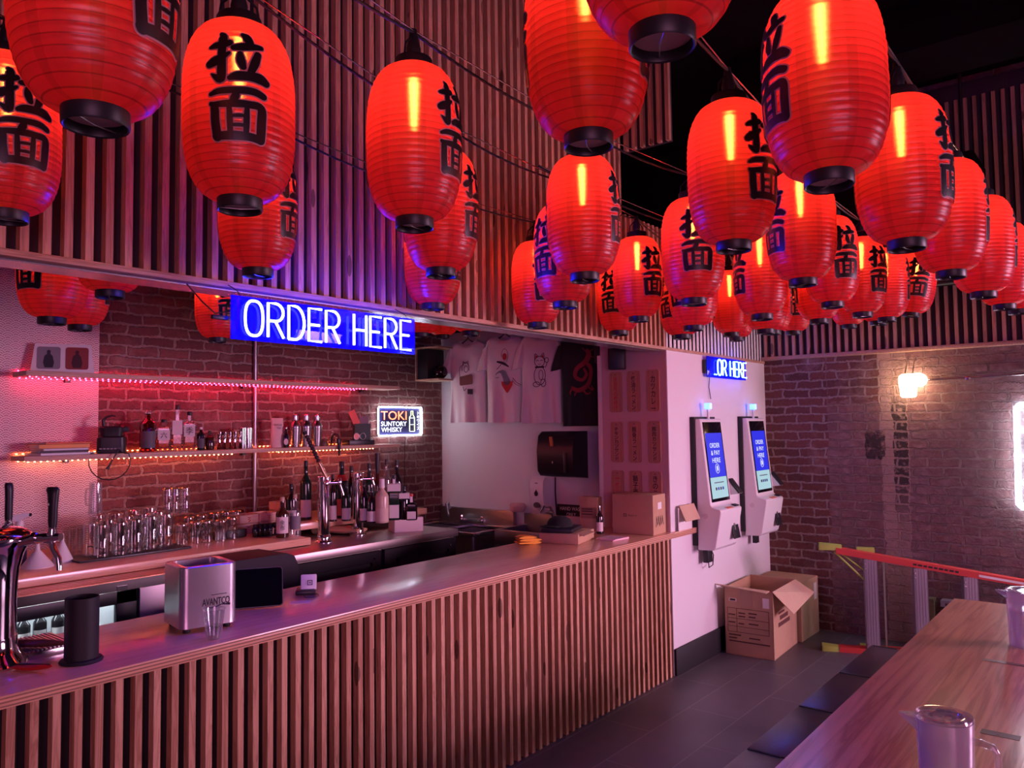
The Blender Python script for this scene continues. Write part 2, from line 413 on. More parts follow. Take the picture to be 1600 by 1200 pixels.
struct(MB().b2((-4.2, YW, 3.0), (-2.6, YW+.1, 4.25)).obj('wall_upper', M_ceil))
mb = MB(); x = -2.53
while x < -2.21: mb.b2((x, 4.315, 3.44), (x+.024, 4.345, 4.2)); x += .06
struct(MB().b2((-2.55, 4.345, 3.44), (-2.21, 4.37, 4.24)).obj('slat_backing', M_back))
struct(mb.obj('slat_cladding', M_slatx, smooth=0))

# ================================================================== LANTERNS
LW, LH = .125, .408                      # paper radius and height
CAPB = .027
def prof_r(t):                          # t in -1..1
    return .049+(LW-.049)*max(0, 1-abs(t)**3.1)**.5
def lantern_paper_mat():
    m, nt, b, g = newmat('red_lantern_paper'); nt.nodes.remove(b); out = nt.nodes['Material Output']
    o = g.obj(); ang = g.m('ARCTAN2', o[1], o[0])
    rib = g.m('FRACT', g.m('MULTIPLY', g.m('SUBTRACT', o[2], CAPB), 25/LH))
    line = g.m('LESS_THAN', g.m('ABSOLUTE', g.m('SUBTRACT', rib, .5)), .055)
    seam = g.m('FRACT', g.m('ADD', g.m('MULTIPLY', ang, 8/(2*PI)), 8.2))
    pan = g.m('MULTIPLY', g.m('LESS_THAN', seam, .22), .16)
    fib = g.noise(g.vec(g.m('MULTIPLY', ang, 6.0), g.m('MULTIPLY', o[2], 25.0), 0.0), 1.2, 3)
    k = g.m('SUBTRACT', 1.0, g.m('ADD', g.m('MULTIPLY', line, .42), g.m('ADD', pan, g.m('MULTIPLY', fib, .18))))
    def tint(c): 
        q = g.n('ShaderNodeMix', data_type='RGBA'); q.blend_type = 'MULTIPLY'; q.inputs[0].default_value = 1
        q.inputs[6].default_value = c+(1,)
        cc = g.n('ShaderNodeCombineColor')
        for i in range(3): g.put(cc.inputs[i], k)
        nt.links.new(cc.outputs[0], q.inputs[7]); return q.outputs[2]
    tl = g.n('ShaderNodeBsdfTranslucent'); nt.links.new(tint((.95, .034, .030)), tl.inputs[0])
    df = g.n('ShaderNodeBsdfDiffuse'); nt.links.new(tint((.60, .038, .085)), df.inputs[0])
    m1 = g.n('ShaderNodeMixShader'); m1.inputs[0].default_value = .42
    nt.links.new(tl.outputs[0], m1.inputs[1]); nt.links.new(df.outputs[0], m1.inputs[2])
    tr = g.n('ShaderNodeBsdfRefraction'); tr.inputs[0].default_value = (1.0, .27, .07, 1)
    tr.inputs['Roughness'].default_value = .48; tr.inputs['IOR'].default_value = 1.22
    m2 = g.n('ShaderNodeMixShader'); m2.inputs[0].default_value = .12
    nt.links.new(m1.outputs[0], m2.inputs[1]); nt.links.new(tr.outputs[0], m2.inputs[2])
    gl = g.n('ShaderNodeBsdfGlossy'); gl.inputs[0].default_value = (1, 1, 1, 1); gl.inputs['Roughness'].default_value = .32
    m3 = g.n('ShaderNodeMixShader'); m3.inputs[0].default_value = .035
    nt.links.new(m2.outputs[0], m3.inputs[1]); nt.links.new(gl.outputs[0], m3.inputs[2])
    nt.links.new(m3.outputs[0], out.inputs[0]); return m
M_lant = lantern_paper_mat()
M_bulb = em('lantern_bulb', (1.0, .72, .42), LANTERN_S)
M_brush = pm('brush_black', (.012, .010, .014), .38)
M_brushE = pm('brush_edge', (.62, .30, .34), .6)
# brush strokes of the two characters, unit square, (x, y, width)
LA = [  # 拉
 [(.03, .70, .06), (.14, .735, .11), (.27, .76, .12), (.37, .80, .10)],
 [(.215, .97, .07), (.25, .90, .13), (.235, .60, .12), (.235, .30, .13), (.22, .08, .13), (.13, .12, .09), (.06, .17, .03)],
 [(.02, .36, .12), (.12, .42, .15), (.24, .50, .11), (.36, .59, .05)],
 [(.60, .99, .07), (.67, .94, .14), (.72, .85, .13)],
 [(.43, .70, .09), (.58, .735, .13), (.75, .77, .12), (.93, .79, .08)],
 [(.55, .60, .08), (.56, .46, .13), (.60, .33, .10)],
 [(.86, .64, .10), (.80, .45, .13), (.72, .24, .10)],
 [(.37, .10, .08), (.50, .15, .14), (.70, .17, .15), (.88, .16, .17), (1.0, .10, .12)]]
MEN = [  # 面
 [(.04, .86, .06), (.20, .92, .10), (.50, .95, .11), (.78, .96, .12), (.95, .90, .11)],
 [(.50, .93, .07), (.46, .82, .12), (.40, .70, .09)],
 [(.05, .68, .07), (.11, .62, .12), (.12, .35, .13), (.15, .06, .14)],
 [(.09, .66, .09), (.40, .69, .12), (.70, .70, .12), (.90, .67, .13), (.91, .40, .14), (.90, .06, .14)],
 [(.36, .66, .07), (.37, .40, .09), (.375, .12, .08)],
 [(.66, .66, .07), (.65, .40, .09), (.645, .12, .08)],
 [(.40, .46, .05), (.52, .475, .06), (.62, .48, .05)],
 [(.40, .29, .05), (.52, .30, .06), (.62, .30, .05)],
 [(.12, .08, .12), (.40, .10, .14), (.70, .10, .13), (.90, .07, .13)]]
def stroke(mb, pts, grow, place, per=5, minw=.03, fat=1.18):
    P = []
    n = len(pts)
    for i in range(n-1):
        for k in range(per):
            t = k/per; a = pts[max(i-1, 0)]; b = pts[i]; c = pts[i+1]; d = pts[min(i+2, n-1)]
            P.append(tuple(.5*(2*b[q]+(c[q]-a[q])*t+(2*a[q]-5*b[q]+4*c[q]-d[q])*t*t+(3*b[q]-a[q]-3*c[q]+d[q])*t**3) for q in range(3)))
    P.append(pts[-1])
    def tang(i):
        v = Vector((P[min(i+1, len(P)-1)][0]-P[max(i-1, 0)][0], P[min(i+1, len(P)-1)][1]-P[max(i-1, 0)][1])); v.normalize(); return v
    secs = []
    def sec(i, back, f):
        t = tang(i); w = (max(P[i][2], minw)*fat/2+grow)*f; c = Vector(P[i][:2])+t*back; nrm = Vector((-t.y, t.x))
        secs.append([c+nrm*w, c+nrm*w*.5, c, c-nrm*w*.5, c-nrm*w])
    w0 = max(P[0][2], minw)*fat/2+grow; w1 = max(P[-1][2], minw)*fat/2+grow
    for f in (.15, .55, .85): sec(0, -w0*math.sqrt(1-f*f)*.9, f)
    for i in range(len(P)): sec(i, 0, 1)
    for f in (.85, .55, .15): sec(len(P)-1, w1*math.sqrt(1-f*f)*.9, f)
    vs = [[mb.bm.verts.new(place(p.x, p.y)) for p in s_] for s_ in secs]
    for a, b in zip(vs, vs[1:]):
        for j in range(4): mb.bm.faces.new((a[j], a[j+1], b[j+1], b[j]))
def on_lantern(cz, side, off, W=.122, H=.118):
    def f(x, y):
        z = cz+(y-.5)*H; t = (z-CAPB-LH/2)/(LH/2); r = prof_r(t)
        a = (x-.5)*W/LW-PI/2+side
        return ((r+off)*math.cos(a), (r+off)*math.sin(a), z)
    return f
def make_lantern():
    t = thing('paper_lantern', 'x', 'lantern')
    NR = 25; prof = []
    for i in range(NR*4+1):
        s_ = i/(NR*4); tt = -1+2*s_
        r = prof_r(tt)+.0016*abs(math.sin(PI*(s_*NR+.5)))
        prof.append((r, CAPB+LH*s_))
    MB().lathe(prof, 48, cap=False).obj('paper_shade', M_lant, t, smooth=180)
    pr = [(.0465, .002), (.049, 0), (.051, .003), (.051, CAPB), (.046, CAPB+.002), (.0455, .006), (.0465, .002)]
    b = MB().lathe(pr, 32, cap=False).obj('bottom_ring', M_dark, t)
    w = MB().tube([(-.046, 0, .007), (0, .004, .006), (.046, 0, .008)], .0012, 6)
    w.obj('wire', M_steelD, b)
    MB().lathe([(.0452, .018), (.0452, .0195)], 32).obj('paper_disc', pm('lantern_base_paper', (.75, .62, .60), .7), b)
    z1 = CAPB+LH
    MB().lathe([(.046, z1-.004), (.051, z1-.003), (.051, z1+.024), (.049, z1+.028), (.044, z1+.028), (.044, z1-.002)], 32).obj('top_ring', M_dark, t)
    hk = MB(); zt = z1+.028
    hk.tube([(-.046, 0, zt-.01), (-.040, 0, zt+.03), (-.012, 0, zt+.058), (.012, 0, zt+.058), (.040, 0, zt+.03), (.046, 0, zt-.01)], .003, 6)
    hk.lathe([(.018, zt+.012), (.02, zt+.03), (.014, zt+.055), (.009, zt+.085)], 12)
    hk.obj('hanger', M_dark, t)
    MB().lathe([(.002, z1-.172), (.0045, z1-.165), (.0065, z1-.12), (.0085, z1-.06), (.008, z1-.045), (.005, z1-.04)], 8).obj('bulb', M_bulb, t, label='glowing tube bulb')
    for side in (0, PI):
        e = MB(); k = MB()
        for chars, cz in ((LA, CAPB+LH*.685), (MEN, CAPB+LH*.375)):
            for st in chars:
                stroke(e, st, .028, on_lantern(cz, side, .0030)); stroke(k, st, 0.0, on_lantern(cz, side, .0042))
        le = k.obj('lettering', M_brush, t, label='black brushed characters', smooth=180)
        e.obj('lettering_edge', M_brushE, le, label='pale pink outline of the characters', smooth=180)
    return t
# name, cap x, y, body width in the photo, angle of the characters from the viewer
LAN = {'1': (10, 347, 150, 17), '2': (150, 200, 242, 50), '3': (375, 330, 168, -2), '4': (403, 433, 117, 60), '5': (648, 358, 147, 58),
 '6': (689, 433, 115, 65), '7': (677, 484, 88, 66), '8': (920, 232, 191, 82), '9': (1035, 76, 257, 96), '10': (914, 440, 113, 74),
 '11': (883, 482, 94, -42), '12': (840, 513, 78, 22), '13': (998, 503, 76, 40), '14': (968, 524, 66, -24), '15': (1085, 477, 96, 8),
 '16': (1147, 393, 134, 48), '17': (1084, 517, 75, -34), '18': (1066, 530, 66, -38), '19': (1143, 526, 59, 100), '20': (1191, 500, 81, -62),
 '21': (1197, 522, 68, -42), '22': (1255, 447, 103, -55), '23': (1296, 292, 184, -60), '24': (1417, 391, 138, 72), '25': (1486, 435, 106, 92),
 '26': (1537, 466, 91, 94), '27': (1570, 484, 78, 90), '28': (1592, 491, 70, 85), '29': (1301, 481, 82, 33), '30': (1348, 496, 72, 47),
 '31': (1386, 503, 66, 88), '32': (1423, 495, 60, 8), '33': (1280, 506, 68, 95), '34': (1327, 513, 55, 100), '35': (1240, 523, 55, 12),
 '36': (1208, 523, 60, 90), '37': (1373, 508, 60, 85), '38': (1151, 533, 56, 80)}
ROWS = [('the row beside the slatted wall', ['1', '4', '7', '12', '14', '19', '38']), ('the second row from the slats', ['3', '6', '11', '13', '18']),
 ('the third row from the slats', ['2', '5', '10', '15', '20', '33', '34']), ('the fourth row from the slats', ['8', '16', '22', '29', '30', '31', '32']),
 ('the rightmost row', ['9', '23', '24', '25', '26', '27', '28']), ('the short far row', ['17', '21', '36', '35', '37'])]
LOOK = {'1': 'cut off by the left edge of the photo', '2': 'big and close at upper left', '3': 'at upper left with both characters squarely facing the camera', '4': 'tinted purple just above the big blue neon sign',
 '5': 'hanging alone against the slats, characters turned to its right edge', '8': 'large, with characters only on its edges, left of the largest', '9': 'the largest, cut off by the top of the photo', '23': 'large, with blue lit characters on its left edge',
 '32': 'hanging tilted at the far end of its row', '10': 'showing a plain red side with a blue lit left edge', '16': 'hanging directly in front of a second lantern'}
proto = make_lantern(); placed = {}
def put_lantern(key, x, y, w, rot, label, group, loc=None):
    root = proto if not placed else dup(proto)
    p = loc or at(x, y, D=(2*LW+.003)*FOC/w/1.0)
    d = (2*LW)*FOC/w
    if loc is None:
        r_ = ray(x, y); p = CAM+r_*(d/r_.dot(fw))
        p = p+Vector((0, 0, 0))
    root.location = p
    v = Vector((CAM.x-p.x, CAM.y-p.y)); base = math.atan2(v.y, v.x)+PI/2
    root.rotation_euler = (R(random.uniform(-1, 1)), R(random.uniform(-1, 1)), base+R(rot))
    root['label'] = label; root['category'] = 'lantern'; root['group'] = group
    placed[key] = root; return root
for desc, keys in ROWS:
    for i, k in enumerate(keys):
        x, y, w, a = LAN[k]
        ex = LOOK.get(k)
        put_lantern(k, x, y, w, a, 'red paper lantern%s, %s from the camera in %s' % (' '+ex if ex else '', ORD[i], desc) if not ex else 'red paper lantern %s' % ex, 'red paper lanterns strung under the ceiling')
placed['32'].rotation_euler[1] += R(9)
placed['23'].rotation_euler[1] += R(-3)
BL = [('B1', 81, 507, 100, -46, 'red paper lantern inside the bar hanging in front of the fan wallpaper at left'), ('B2', 125, 517, 84, 80, 'red paper lantern inside the bar, lower one behind the wallpaper lantern'),
 ('B2b', 133, 497, 66, 100, 'red paper lantern inside the bar squeezed behind two others at left'), ('B3', 172, 466, 105, 90, 'red paper lantern inside the bar showing only its bottom at the soffit edge'),
 ('B4', 340, 535, 66, 30, 'red paper lantern inside the bar behind the left end of the big blue neon sign'), ('B5', 657, 527, 62, 90, 'red paper lantern inside the bar just right of the big blue neon sign'),
 ('B6', 692, 529, 53, 85, 'red paper lantern inside the bar above the wooden speaker box'), ('B7', 735, 525, 68, 80, 'red paper lantern inside the bar above the first white shirt')]
def cord_up(root, z):
    MB().tube([(0, 0, .53), (0, 0, z-root.location.z)], .003, 6).obj('cord', M_dark, root)
for k, x, y, w, a, lab in BL:
    r_ = put_lantern(k, x, y, w, a, lab, 'red paper lanterns inside the bar'); cord_up(r_, 2.96)
# string wires with their cables
for desc, keys in ROWS:
    tops = [placed[k].location+Vector((0, 0, .53)) for k in keys]
    d0 = (tops[0]-tops[1]); d1 = tops[-1]-tops[-2]
    start = tops[0]+Vector((d0.x, -abs(d0.y), 0))*1.6+Vector((0, 0, .12)); end = Vector((tops[-1].x, YW-.05, tops[-1].z+.10))
    pts = [start]+tops+[end]
    t = thing('lantern_string', 'thin steel wire and black cable carrying lanterns of '+desc, 'string light', tops[0], group='wires the lanterns hang from')
    q = [p-tops[0]+Vector((0, 0, .012)) for p in pts]
    MB().tube(q, .0022, 6).obj('steel_wire', M_steel, t)
    cb = []
    for a, b in zip(q, q[1:]):
        for i in range(8):
            f = i/8; p = a.lerp(b, f); p = p+Vector((0, 0, -.005-.11*f*(1-f)*(1+.3*math.sin(a.y*9))*min(1, (b-a).length))); cb.append(p)
    cb.append(q[-1]); MB().tube(cb, .0042, 6).obj('black_cable', M_dark, t)

# ================================================================== BAR COUNTER
CT = .955
t = thing('bar_counter', 'long slatted bar counter with a glossy plywood top', 'counter', (-2.8, 2.2, 0))
L0 = Vector((-2.8, 2.2, 0))
def loc_b2(mb, lo, hi, o, **k): return mb.b2(Vector(lo)-o, Vector(hi)-o, **k)
mb = MB(); loc_b2(mb, (-3.10, -.6, .918), (-2.497, 4.828, CT), L0, bev=.002)
loc_b2(mb, (-2.535, 4.828, .918), (-2.497, 5.17, CT), L0, bev=.002)
mb.obj('worktop', M_ply, t)
mb = MB()
for z in (.925, .936, .947): loc_b2(mb, (-2.4975, -.6, z-.0022), (-2.4962, 5.17, z+.0022), L0)
mb.obj('ply_layers', pm('ply_dark_layer', (.30, .16, .10), .7), t)
mb = MB(); loc_b2(mb, (-3.06, -.6, 0), (-2.562, 4.826, .918), L0)
mb.obj('body', M_black, t)
mb = MB(); y = -.537
while y < 4.80:
    loc_b2(mb, (-2.562, y, 0.0), (-2.53, y+.0235, .918), L0); y += .0604
mb.obj('slat_front', M_slat, t, smooth=0)

# ---- helper for lathe glassware and bottles
def bottle(name, label, cat, loc, h, r, glassm, capm, group=None, shape='round', lab=None, labm=None, lcol=None, txt=None, capr=.35, liquid=None, lh=(.12, .45), tall=.60, rz=None):
    t = thing(name, label, cat, loc, 0, group)
    v = Vector((CAM.x-loc[0], CAM.y-loc[1])); t.rotation_euler[2] = (math.atan2(v.y, v.x)+PI/2) if rz is None else rz
    sh, nk = tall*h, (tall+.16)*h
    if shape == 'square':
        def ring(w, z):
            k = w*.35; return [(w-k, -w, z), (w, -w+k, z), (w, w-k, z), (w-k, w, z), (-w+k, w, z), (-w, w-k, z), (-w, -w+k, z), (-w+k, -w, z)]
        MB().rings([ring(r*.9, 0), ring(r, .01), ring(r, sh), ring(r*.86, sh+.03*h), ring(r*.36, sh+.08*h), ring(r*.32, .92*h)]).obj('body', glassm, t, smooth=30)
        if liquid: MB().rings([ring(r*.9, .012), ring(r*.92, .02), ring(r*.92, sh*.62)]).obj('liquid', liquid, t)
    else:
        MB().lathe([(r*.6, 0), (r*.94, .003), (r, .012), (r, sh), (r*.93, sh+.04*h), (r*.62, nk-.06*h), (r*.36, nk), (r*.32, .92*h), (r*.36, .925*h)], 20).obj('body', glassm, t)
        if liquid: MB().lathe([(r*.9, .008), (r*.93, .02), (r*.93, sh*.9)], 16).obj('liquid', liquid, t)
    MB().lathe([(r*capr, .90*h), (r*capr*1.05, .91*h), (r*capr, h-.003), (r*capr*.9, h)], 14).obj('cap', capm, t)
    if lab:
        a0 = .62 if shape != 'square' else None
        z0, z1 = lh[0]*h, lh[1]*h
        if a0:
            rr = r+.0012; n = 10; rs = []
            for i in range(n+1):
                a = -PI/2-1.05+2.1*i/n; rs.append([(rr*math.cos(a), rr*math.sin(a), z0), (rr*math.cos(a), rr*math.sin(a), z1)])
            m_ = MB(); vs = [[m_.bm.verts.new(p) for p in q] for q in rs]
            for a, b in zip(vs, vs[1:]): m_.bm.faces.new((a[0], b[0], b[1], a[1]))
            pl = m_.obj('paper_label', lab, t, smooth=180)
            fy = -rr-.001
        else:
            pl = MB().b2((-r*.75, -r-.0015, z0), (r*.75, -r-.0003, z1)).obj('paper_label', lab, t); fy = -r-.0022
        if txt:
            n = len(txt); text('lettering', txt, None, (z1-z0)*.62 if n < 3 else None, (0, fy-.001, (z0+z1)/2), M_ink, pl, vertical=n > 1 and n < 3) if n < 3 else text('lettering', txt, r*1.1, None, (0, fy-.001, (z0+z1)/2), M_ink, pl)
    return t
M_dkglass = pm('dark_bottle_glass', (.012, .010, .012), .08, spec=.7)
M_grglass = pm('green_bottle_glass', (.012, .03, .02), .08, spec=.7)
M_brglass = pm('brown_bottle_glass', (.05, .014, .008), .08, spec=.7)
M_amber = glass('amber_liquid', (.85, .42, .16), .06)
M_whisky = glass('dark_whisky', (.40, .05, .04), .08)
M_cork = pm('cork', (.55, .40, .30), .7)
M_label = pm('bottle_label', (.74, .66, .62), .7)
M_labelD = pm('dark_label', (.10, .09, .11), .6)

# ================================================================== ITEMS ON THE COUNTER
def on_ctr(px, py): return at(px, py, Z=CT)
# chrome beer tower
p = Vector((-2.846, .908, CT))
t = thing('beer_tower', 'large chrome mushroom shaped beer tower on the counter at far left', 'beer tap', p)
MB().lathe([(.105, 0), (.108, .008), (.10, .022), (.085, .04), (.076, .06), (.074, .09)], 40).obj('base', M_chrome, t)
MB().lathe([(.072, .06), (.071, .20), (.073, .26), (.078, .305), (.088, .345), (.100, .370), (.111, .388), (.113, .397), (.106, .412), (.085, .425), (.05, .433), (.002, .435)], 40).obj('column', M_chrome, t)
lb = MB().b2((.035, -.078, .10), (.060, -.058, .135)).obj('sticker', M_paper, t)
lb.rotation_euler[2] = R(4)
def faucet(t, ang, z):
    d = Vector((math.cos(ang), math.sin(ang), 0)); o = Vector((0, 0, z))
    s_ = MB(); s_.tube([o+d*.10+Vector((0, 0, -.015)), o+d*.155, o+d*.20+Vector((0, 0, .004))], [.016, .014, .013], 14)
    s_.cyl(o+d*.150, o+d*.165, .019, n=16); s_.cyl(o+d*.19, o+d*.245+Vector((0, 0, .004)), .016, .012, n=16)
    s_.lathe([(.012, z), (.016, z+.012), (.010, z+.028), (.012, z+.034)], 14, c=(d*.215)[:2]+(0,))
    b_ = s_.obj('faucet', M_chrome, t)
    MB().tube([o+d*.212+Vector((0, 0, -.005)), o+d*.222+Vector((0, 0, -.035)), o+d*.238+Vector((0, 0, -.062)), o+d*.242+Vector((0, 0, -.098))], [.011, .010, .009, .0085], 12).obj('spout', M_chrome, b_)
    h = MB(); q = d*.215
    rs = []
    for zz, w, dd, off in ((.030, .011, .011, 0), (.05, .014, .012, 0), (.10, .015, .012, .001), (.135, .018, .013, .001), (.150, .022, .013, -.002), (.158, .016, .010, -.005)):
        rs.append([q+Vector((off, 0, z+zz))+d*(w*math.cos(a))+Vector((-d.y, d.x, 0))*(dd*math.sin(a)) for a in [2*PI*i/14 for i in range(14)]])
    hh = h.rings(rs).obj('tap_handle', M_dark, t)
    MB().lathe([(.004, 0), (.004, .001)], 12).obj('dot', M_white, hh)
    hh.children[0].matrix_local = Matrix.Translation(q+Vector((.003, -.0135, z+.105))) @ Matrix.Rotation(R(90), 4, 'X')
faucet(t, R(29), .400); faucet(t, R(150), .400)
# drip tray and the brush lying on it
p = on_ctr(62, 1008)
t = thing('drip_tray', 'low steel drip tray behind the black cylinder', 'tray', (-2.93, 1.02, CT))
m_ = MB(); m_.b2((-.12, -.14, 0), (.12, .14, .022), bev=.002); m_.obj('tray', M_steel, t)
m_ = MB()
for i in range(22): m_.b2((-.11, -.135+i*.0125, .0222), (.11, -.129+i*.0125, .026))
m_.obj('grille', M_steelD, t)
t = thing('bar_brush', 'dark wooden handled brush lying across the steel drip tray', 'brush', (-2.86, 1.04, CT+.0268), R(40))
MB().tube([(-.09, 0, .013), (-.05, 0, .014), (.03, 0, .014), (.10, 0, .012)], [.008, .013, .013, .006], 12).obj('handle', pm('dark_wood', (.10, .03, .02), .35), t)
MB().tube([(.10, 0, .012), (.16, .004, .010)], [.006, .003], 8).obj('shaft', M_steel, t)
# red pen
p = on_ctr(50, 1049)
t = thing('red_opener', 'red bottle opener lying on the counter beside the beer tower', 'bottle opener', p, R(25))
rs = []
for i in range(13):
    f = i/12; x = -.075+.15*f; w = .012*math.sin(PI*min(1, f*1.05+.08))**.6+.002; zz = .010*math.sin(PI*f)**.5+.003
    rs.append([(x, w*math.cos(a), .009+zz*.7*math.sin(a)+.012*f*f) for a in [2*PI*j/12 for j in range(12)]])
MB().rings(rs).obj('handle', M_red, t)
MB().tube([(-.06, 0, .018), (-.02, 0, .0205), (.03, 0, .022), (.068, 0, .024)], [.002, .003, .003, .002], 8).obj('blade', M_dark, t)
# black cylinder
p = on_ctr(127, 1033)
t = thing('utensil_cylinder', 'matte black open cylinder on a wide round foot', 'cylinder', p)
MB().lathe([(.002, 0), (.062, 0), (.064, .004), (.060, .010), (.050, .012)], 40).obj('foot', M_black, t)
MB().lathe([(.002, .012), (.049, .012), (.0495, .02), (.0495, .202), (.047, .203), (.0465, .198), (.0465, .03), (.002, .028)], 40).obj('cylinder', M_black, t)
# steel bin with maker lettering
c0, c1, c2 = Vector((-2.741, 1.521, CT)), Vector((-3.037, 1.544, CT)), Vector((-2.64, 1.72, CT))
W_, D_, H_ = .205, .215, .236
ang = R(79)
p = Vector((-2.70, 1.455, CT))+Vector((math.cos(ang), math.sin(ang), 0))*W_/2+Vector((-math.sin(ang), math.cos(ang), 0))*D_/2
t = thing('steel_bin', 'square brushed steel bin with black lettering on the bar counter', 'bin', p, ang)
def rrect(w, d, r, z, n=5):
    o = []
    for cx, cy, a0 in ((w/2-r, d/2-r, 0), (-w/2+r, d/2-r, 90), (-w/2+r, -d/2+r, 180), (w/2-r, -d/2+r, 270)):
        for i in range(n+1):
            a = R(a0+90*i/n); o.append((cx+r*math.cos(a), cy+r*math.sin(a), z))
    return o
MB().rings([rrect(W_, D_, .03, .018), rrect(W_, D_, .03, H_-.003), rrect(W_-.006, D_-.006, .028, H_), rrect(W_-.05, D_-.05, .02, H_), rrect(W_-.05, D_-.05, .02, H_-.14)]).obj('shell', pm('satin_steel', (.66, .62, .66), .3, .92), t)
for x in (-1, 1):
    for y in (-1, 1): MB().lathe([(.012, 0), (.014, .003), (.012, .02)], 14, c=(x*(W_/2-.03), y*(D_/2-.03), 0)).obj('foot', M_dark, t)
lt = text('lettering', 'AVANTCO', .10, .026, (.022, -D_/2-.0012, .104), M_ink, t, bold=.012, label='black maker name')
MB().tube([(-.035, 0, -.016), (-.02, 0, -.022), (.0, 0, -.020), (.02, 0, -.014), (.042, 0, -.016), (.05, 0, -.016)], [.0012, .002, .0025, .002, .003, .005], 6).obj('swash', M_ink, lt)
MB().b2((.005, -D_/2-.0018, .127), (.06, -D_/2-.0006, .129)).obj('small_print', M_ink, t)
# plastic cup of water
def cup(name, label, p, h, r0, r1, liquid=.45, cat='cup', group=None):
    t = thing(name, label, cat, p, 0, group)
    MB().lathe([(.001, .002), (r0*.92, 0), (r0, .003), (r1, h-.004), (r1+.003, h-.002), (r1+.0025, h), (r1-.001, h-.001), (r0-.0015, .006), (.001, .005)], 32).obj('body', M_clear2, t)
    if liquid:
        rl = r0+(r1-r0)*liquid
        MB().lathe([(r0-.003, .007), (rl-.003, h*liquid), (.001, h*liquid)], 28).obj('water', glass('water', (.80, .82, .86), .10), t)
    return t
cup('plastic_cup', 'clear plastic cup half full of water before the steel bin', on_ctr(334, 998), .105, .024, .0375)
# tablet
p = at(404, 950, Z=CT)
t = thing('tablet', 'black screened tablet on a stand beside the steel bin', 'tablet', p, R(58))
rot = Matrix.Rotation(R(-20), 3, 'X')
b_ = MB(); b_.prism([(a, b+.080) for a, b, _ in rrect(.192, .160, .014, 0)], .0068, .0165, f=lambda q: rot @ (Vector(q)-Vector((0, .012, .08)))+Vector((0, .012, .08))); b_.obj('frame', pm('tablet_edge', (.12, .12, .14), .4, .6), t)
MB().prism([(a, b+.080) for a, b, _ in rrect(.185, .153, .011, 0)], .0058, .0070, f=lambda q: rot @ (Vector(q)-Vector((0, .012, .08)))+Vector((0, .012, .08))).obj('screen', pm('dark_glass', (.003, .003, .006), .12, spec=.25), t)
MB().b2((-.05, .03, 0), (.05, .11, .006), bev=.002).obj('stand', M_dark, t)
# card reader
p = on_ctr(478, 927)
t = thing('card_reader', 'white square card reader on a black dock behind the tablet', 'card reader', p, R(50))
MB().box((0, 0, .012), (.085, .11, .020), bev=.006).obj('dock', M_dark, t)
rd = MB(); rd.box((.012, 0, .048), (.068, .020, .068), rot=Matrix.Rotation(R(-18), 3, 'X'), bev=.005); rd.obj('reader', M_white, t)
lg = thing_logo = None
def square_logo(parent, loc, s, m, rot=None):
    o_ = MB()
    k = s/2; w = s*.14
    for lo, hi in (((-k, -k), (k, -k+w)), ((-k, k-w), (k, k)), ((-k, -k), (-k+w, k)), ((k-w, -k), (k, k))): o_.b2((lo[0], -.0006, lo[1]), (hi[0], 0, hi[1]))
    o_.b2((-s*.12, -.0006, -s*.12), (s*.12, 0, s*.12))
    q = o_.obj('logo', m, parent, loc, smooth=0)
    if rot: q.rotation_euler = rot
    return q
square_logo(t, (.018, -.0125, .048), .022, M_ink, (R(-18), 0, 0))
tag(MB().tube([(0, 0, .003), (.03, .02, .003), (.07, .01, .003), (.09, -.03, .003), (.07, -.06, .003), (.03, -.04, .003)], .0018, 6).obj('cable', M_dark, None, on_ctr(480, 928)), 'thin black cable looping beside the white card reader', 'cable')
tag(MB().box((0, 0, .0008), (.085, .054, .0012)).obj('payment_card', pm('card_pink', (.75, .60, .66), .5), None, on_ctr(470, 941)), 'pale card lying in front of the white card reader', 'card').rotation_euler[2] = R(52)
# yellow cloth
t = thing('yellow_cloth', 'folded yellow cloth on the counter near its far end', 'cloth', on_ctr(824, 849), R(60))
for k, (z, w, d, sh) in enumerate(((.0, .15, .10, 0), (.016, .145, .095, .006), (.031, .12, .08, -.01))):
    m_ = MB(); rs = []
    for i in range(13):
        f = i/12; y = -d/2+d*f
        zz = z+.001
        rs.append([(sh+w/2*math.cos(a)*(1+.05*math.sin(5*f+k)), y+.006*math.sin(a*3+k), zz+.008+.0075*math.sin(a)*(1+.35*math.sin(7*f+3*math.cos(a)+k))) for a in [2*PI*j/16 for j in range(16)]])
    m_.rings(rs).obj('fold', pm('yellow_fabric', (.85, .38, .05), .9, noise=.12, nscale=30), t)
# flat open carton with black things
p = on_ctr(880, 851)
def carton(name, label, p, rz, w, d, h, mat=None, opened=False, group=None, cat='box'):
    t = thing(name, label, cat, p, rz, group); m = mat or M_card; tk = .004
    if not opened:
        MB().box((0, 0, h/2), (w, d, h), bev=.003).obj('body', m, t)
    else:
        b = MB(); b.b2((-w/2, -d/2, 0), (w/2, d/2, tk))
        for lo, hi in (((-w/2, -d/2), (w/2, -d/2+tk)), ((-w/2, d/2-tk), (w/2, d/2)), ((-w/2, -d/2), (-w/2+tk, d/2)), ((w/2-tk, -d/2), (w/2, d/2))): b.b2(lo+(0,), hi+(h,))
        b.obj('body', m, t, smooth=0)
    return t
t = carton('flat_carton', 'shallow brown carton on the counter with a black case on top', (-2.895, 4.13, CT), R(14), .26, .30, .062)
MB().box((.135, -.03, .058), (.06, .20, .004), rot=Matrix.Rotation(R(12), 3, 'Y')).obj('flap', M_card, t)
t = thing('black_case', 'flat black case lying on the shallow brown carton', 'case', (-2.92, 4.11, CT+.0632), R(20))
MB().box((0, 0, .0125), (.20, .25, .025), bev=.004).obj('case', M_dark, t)
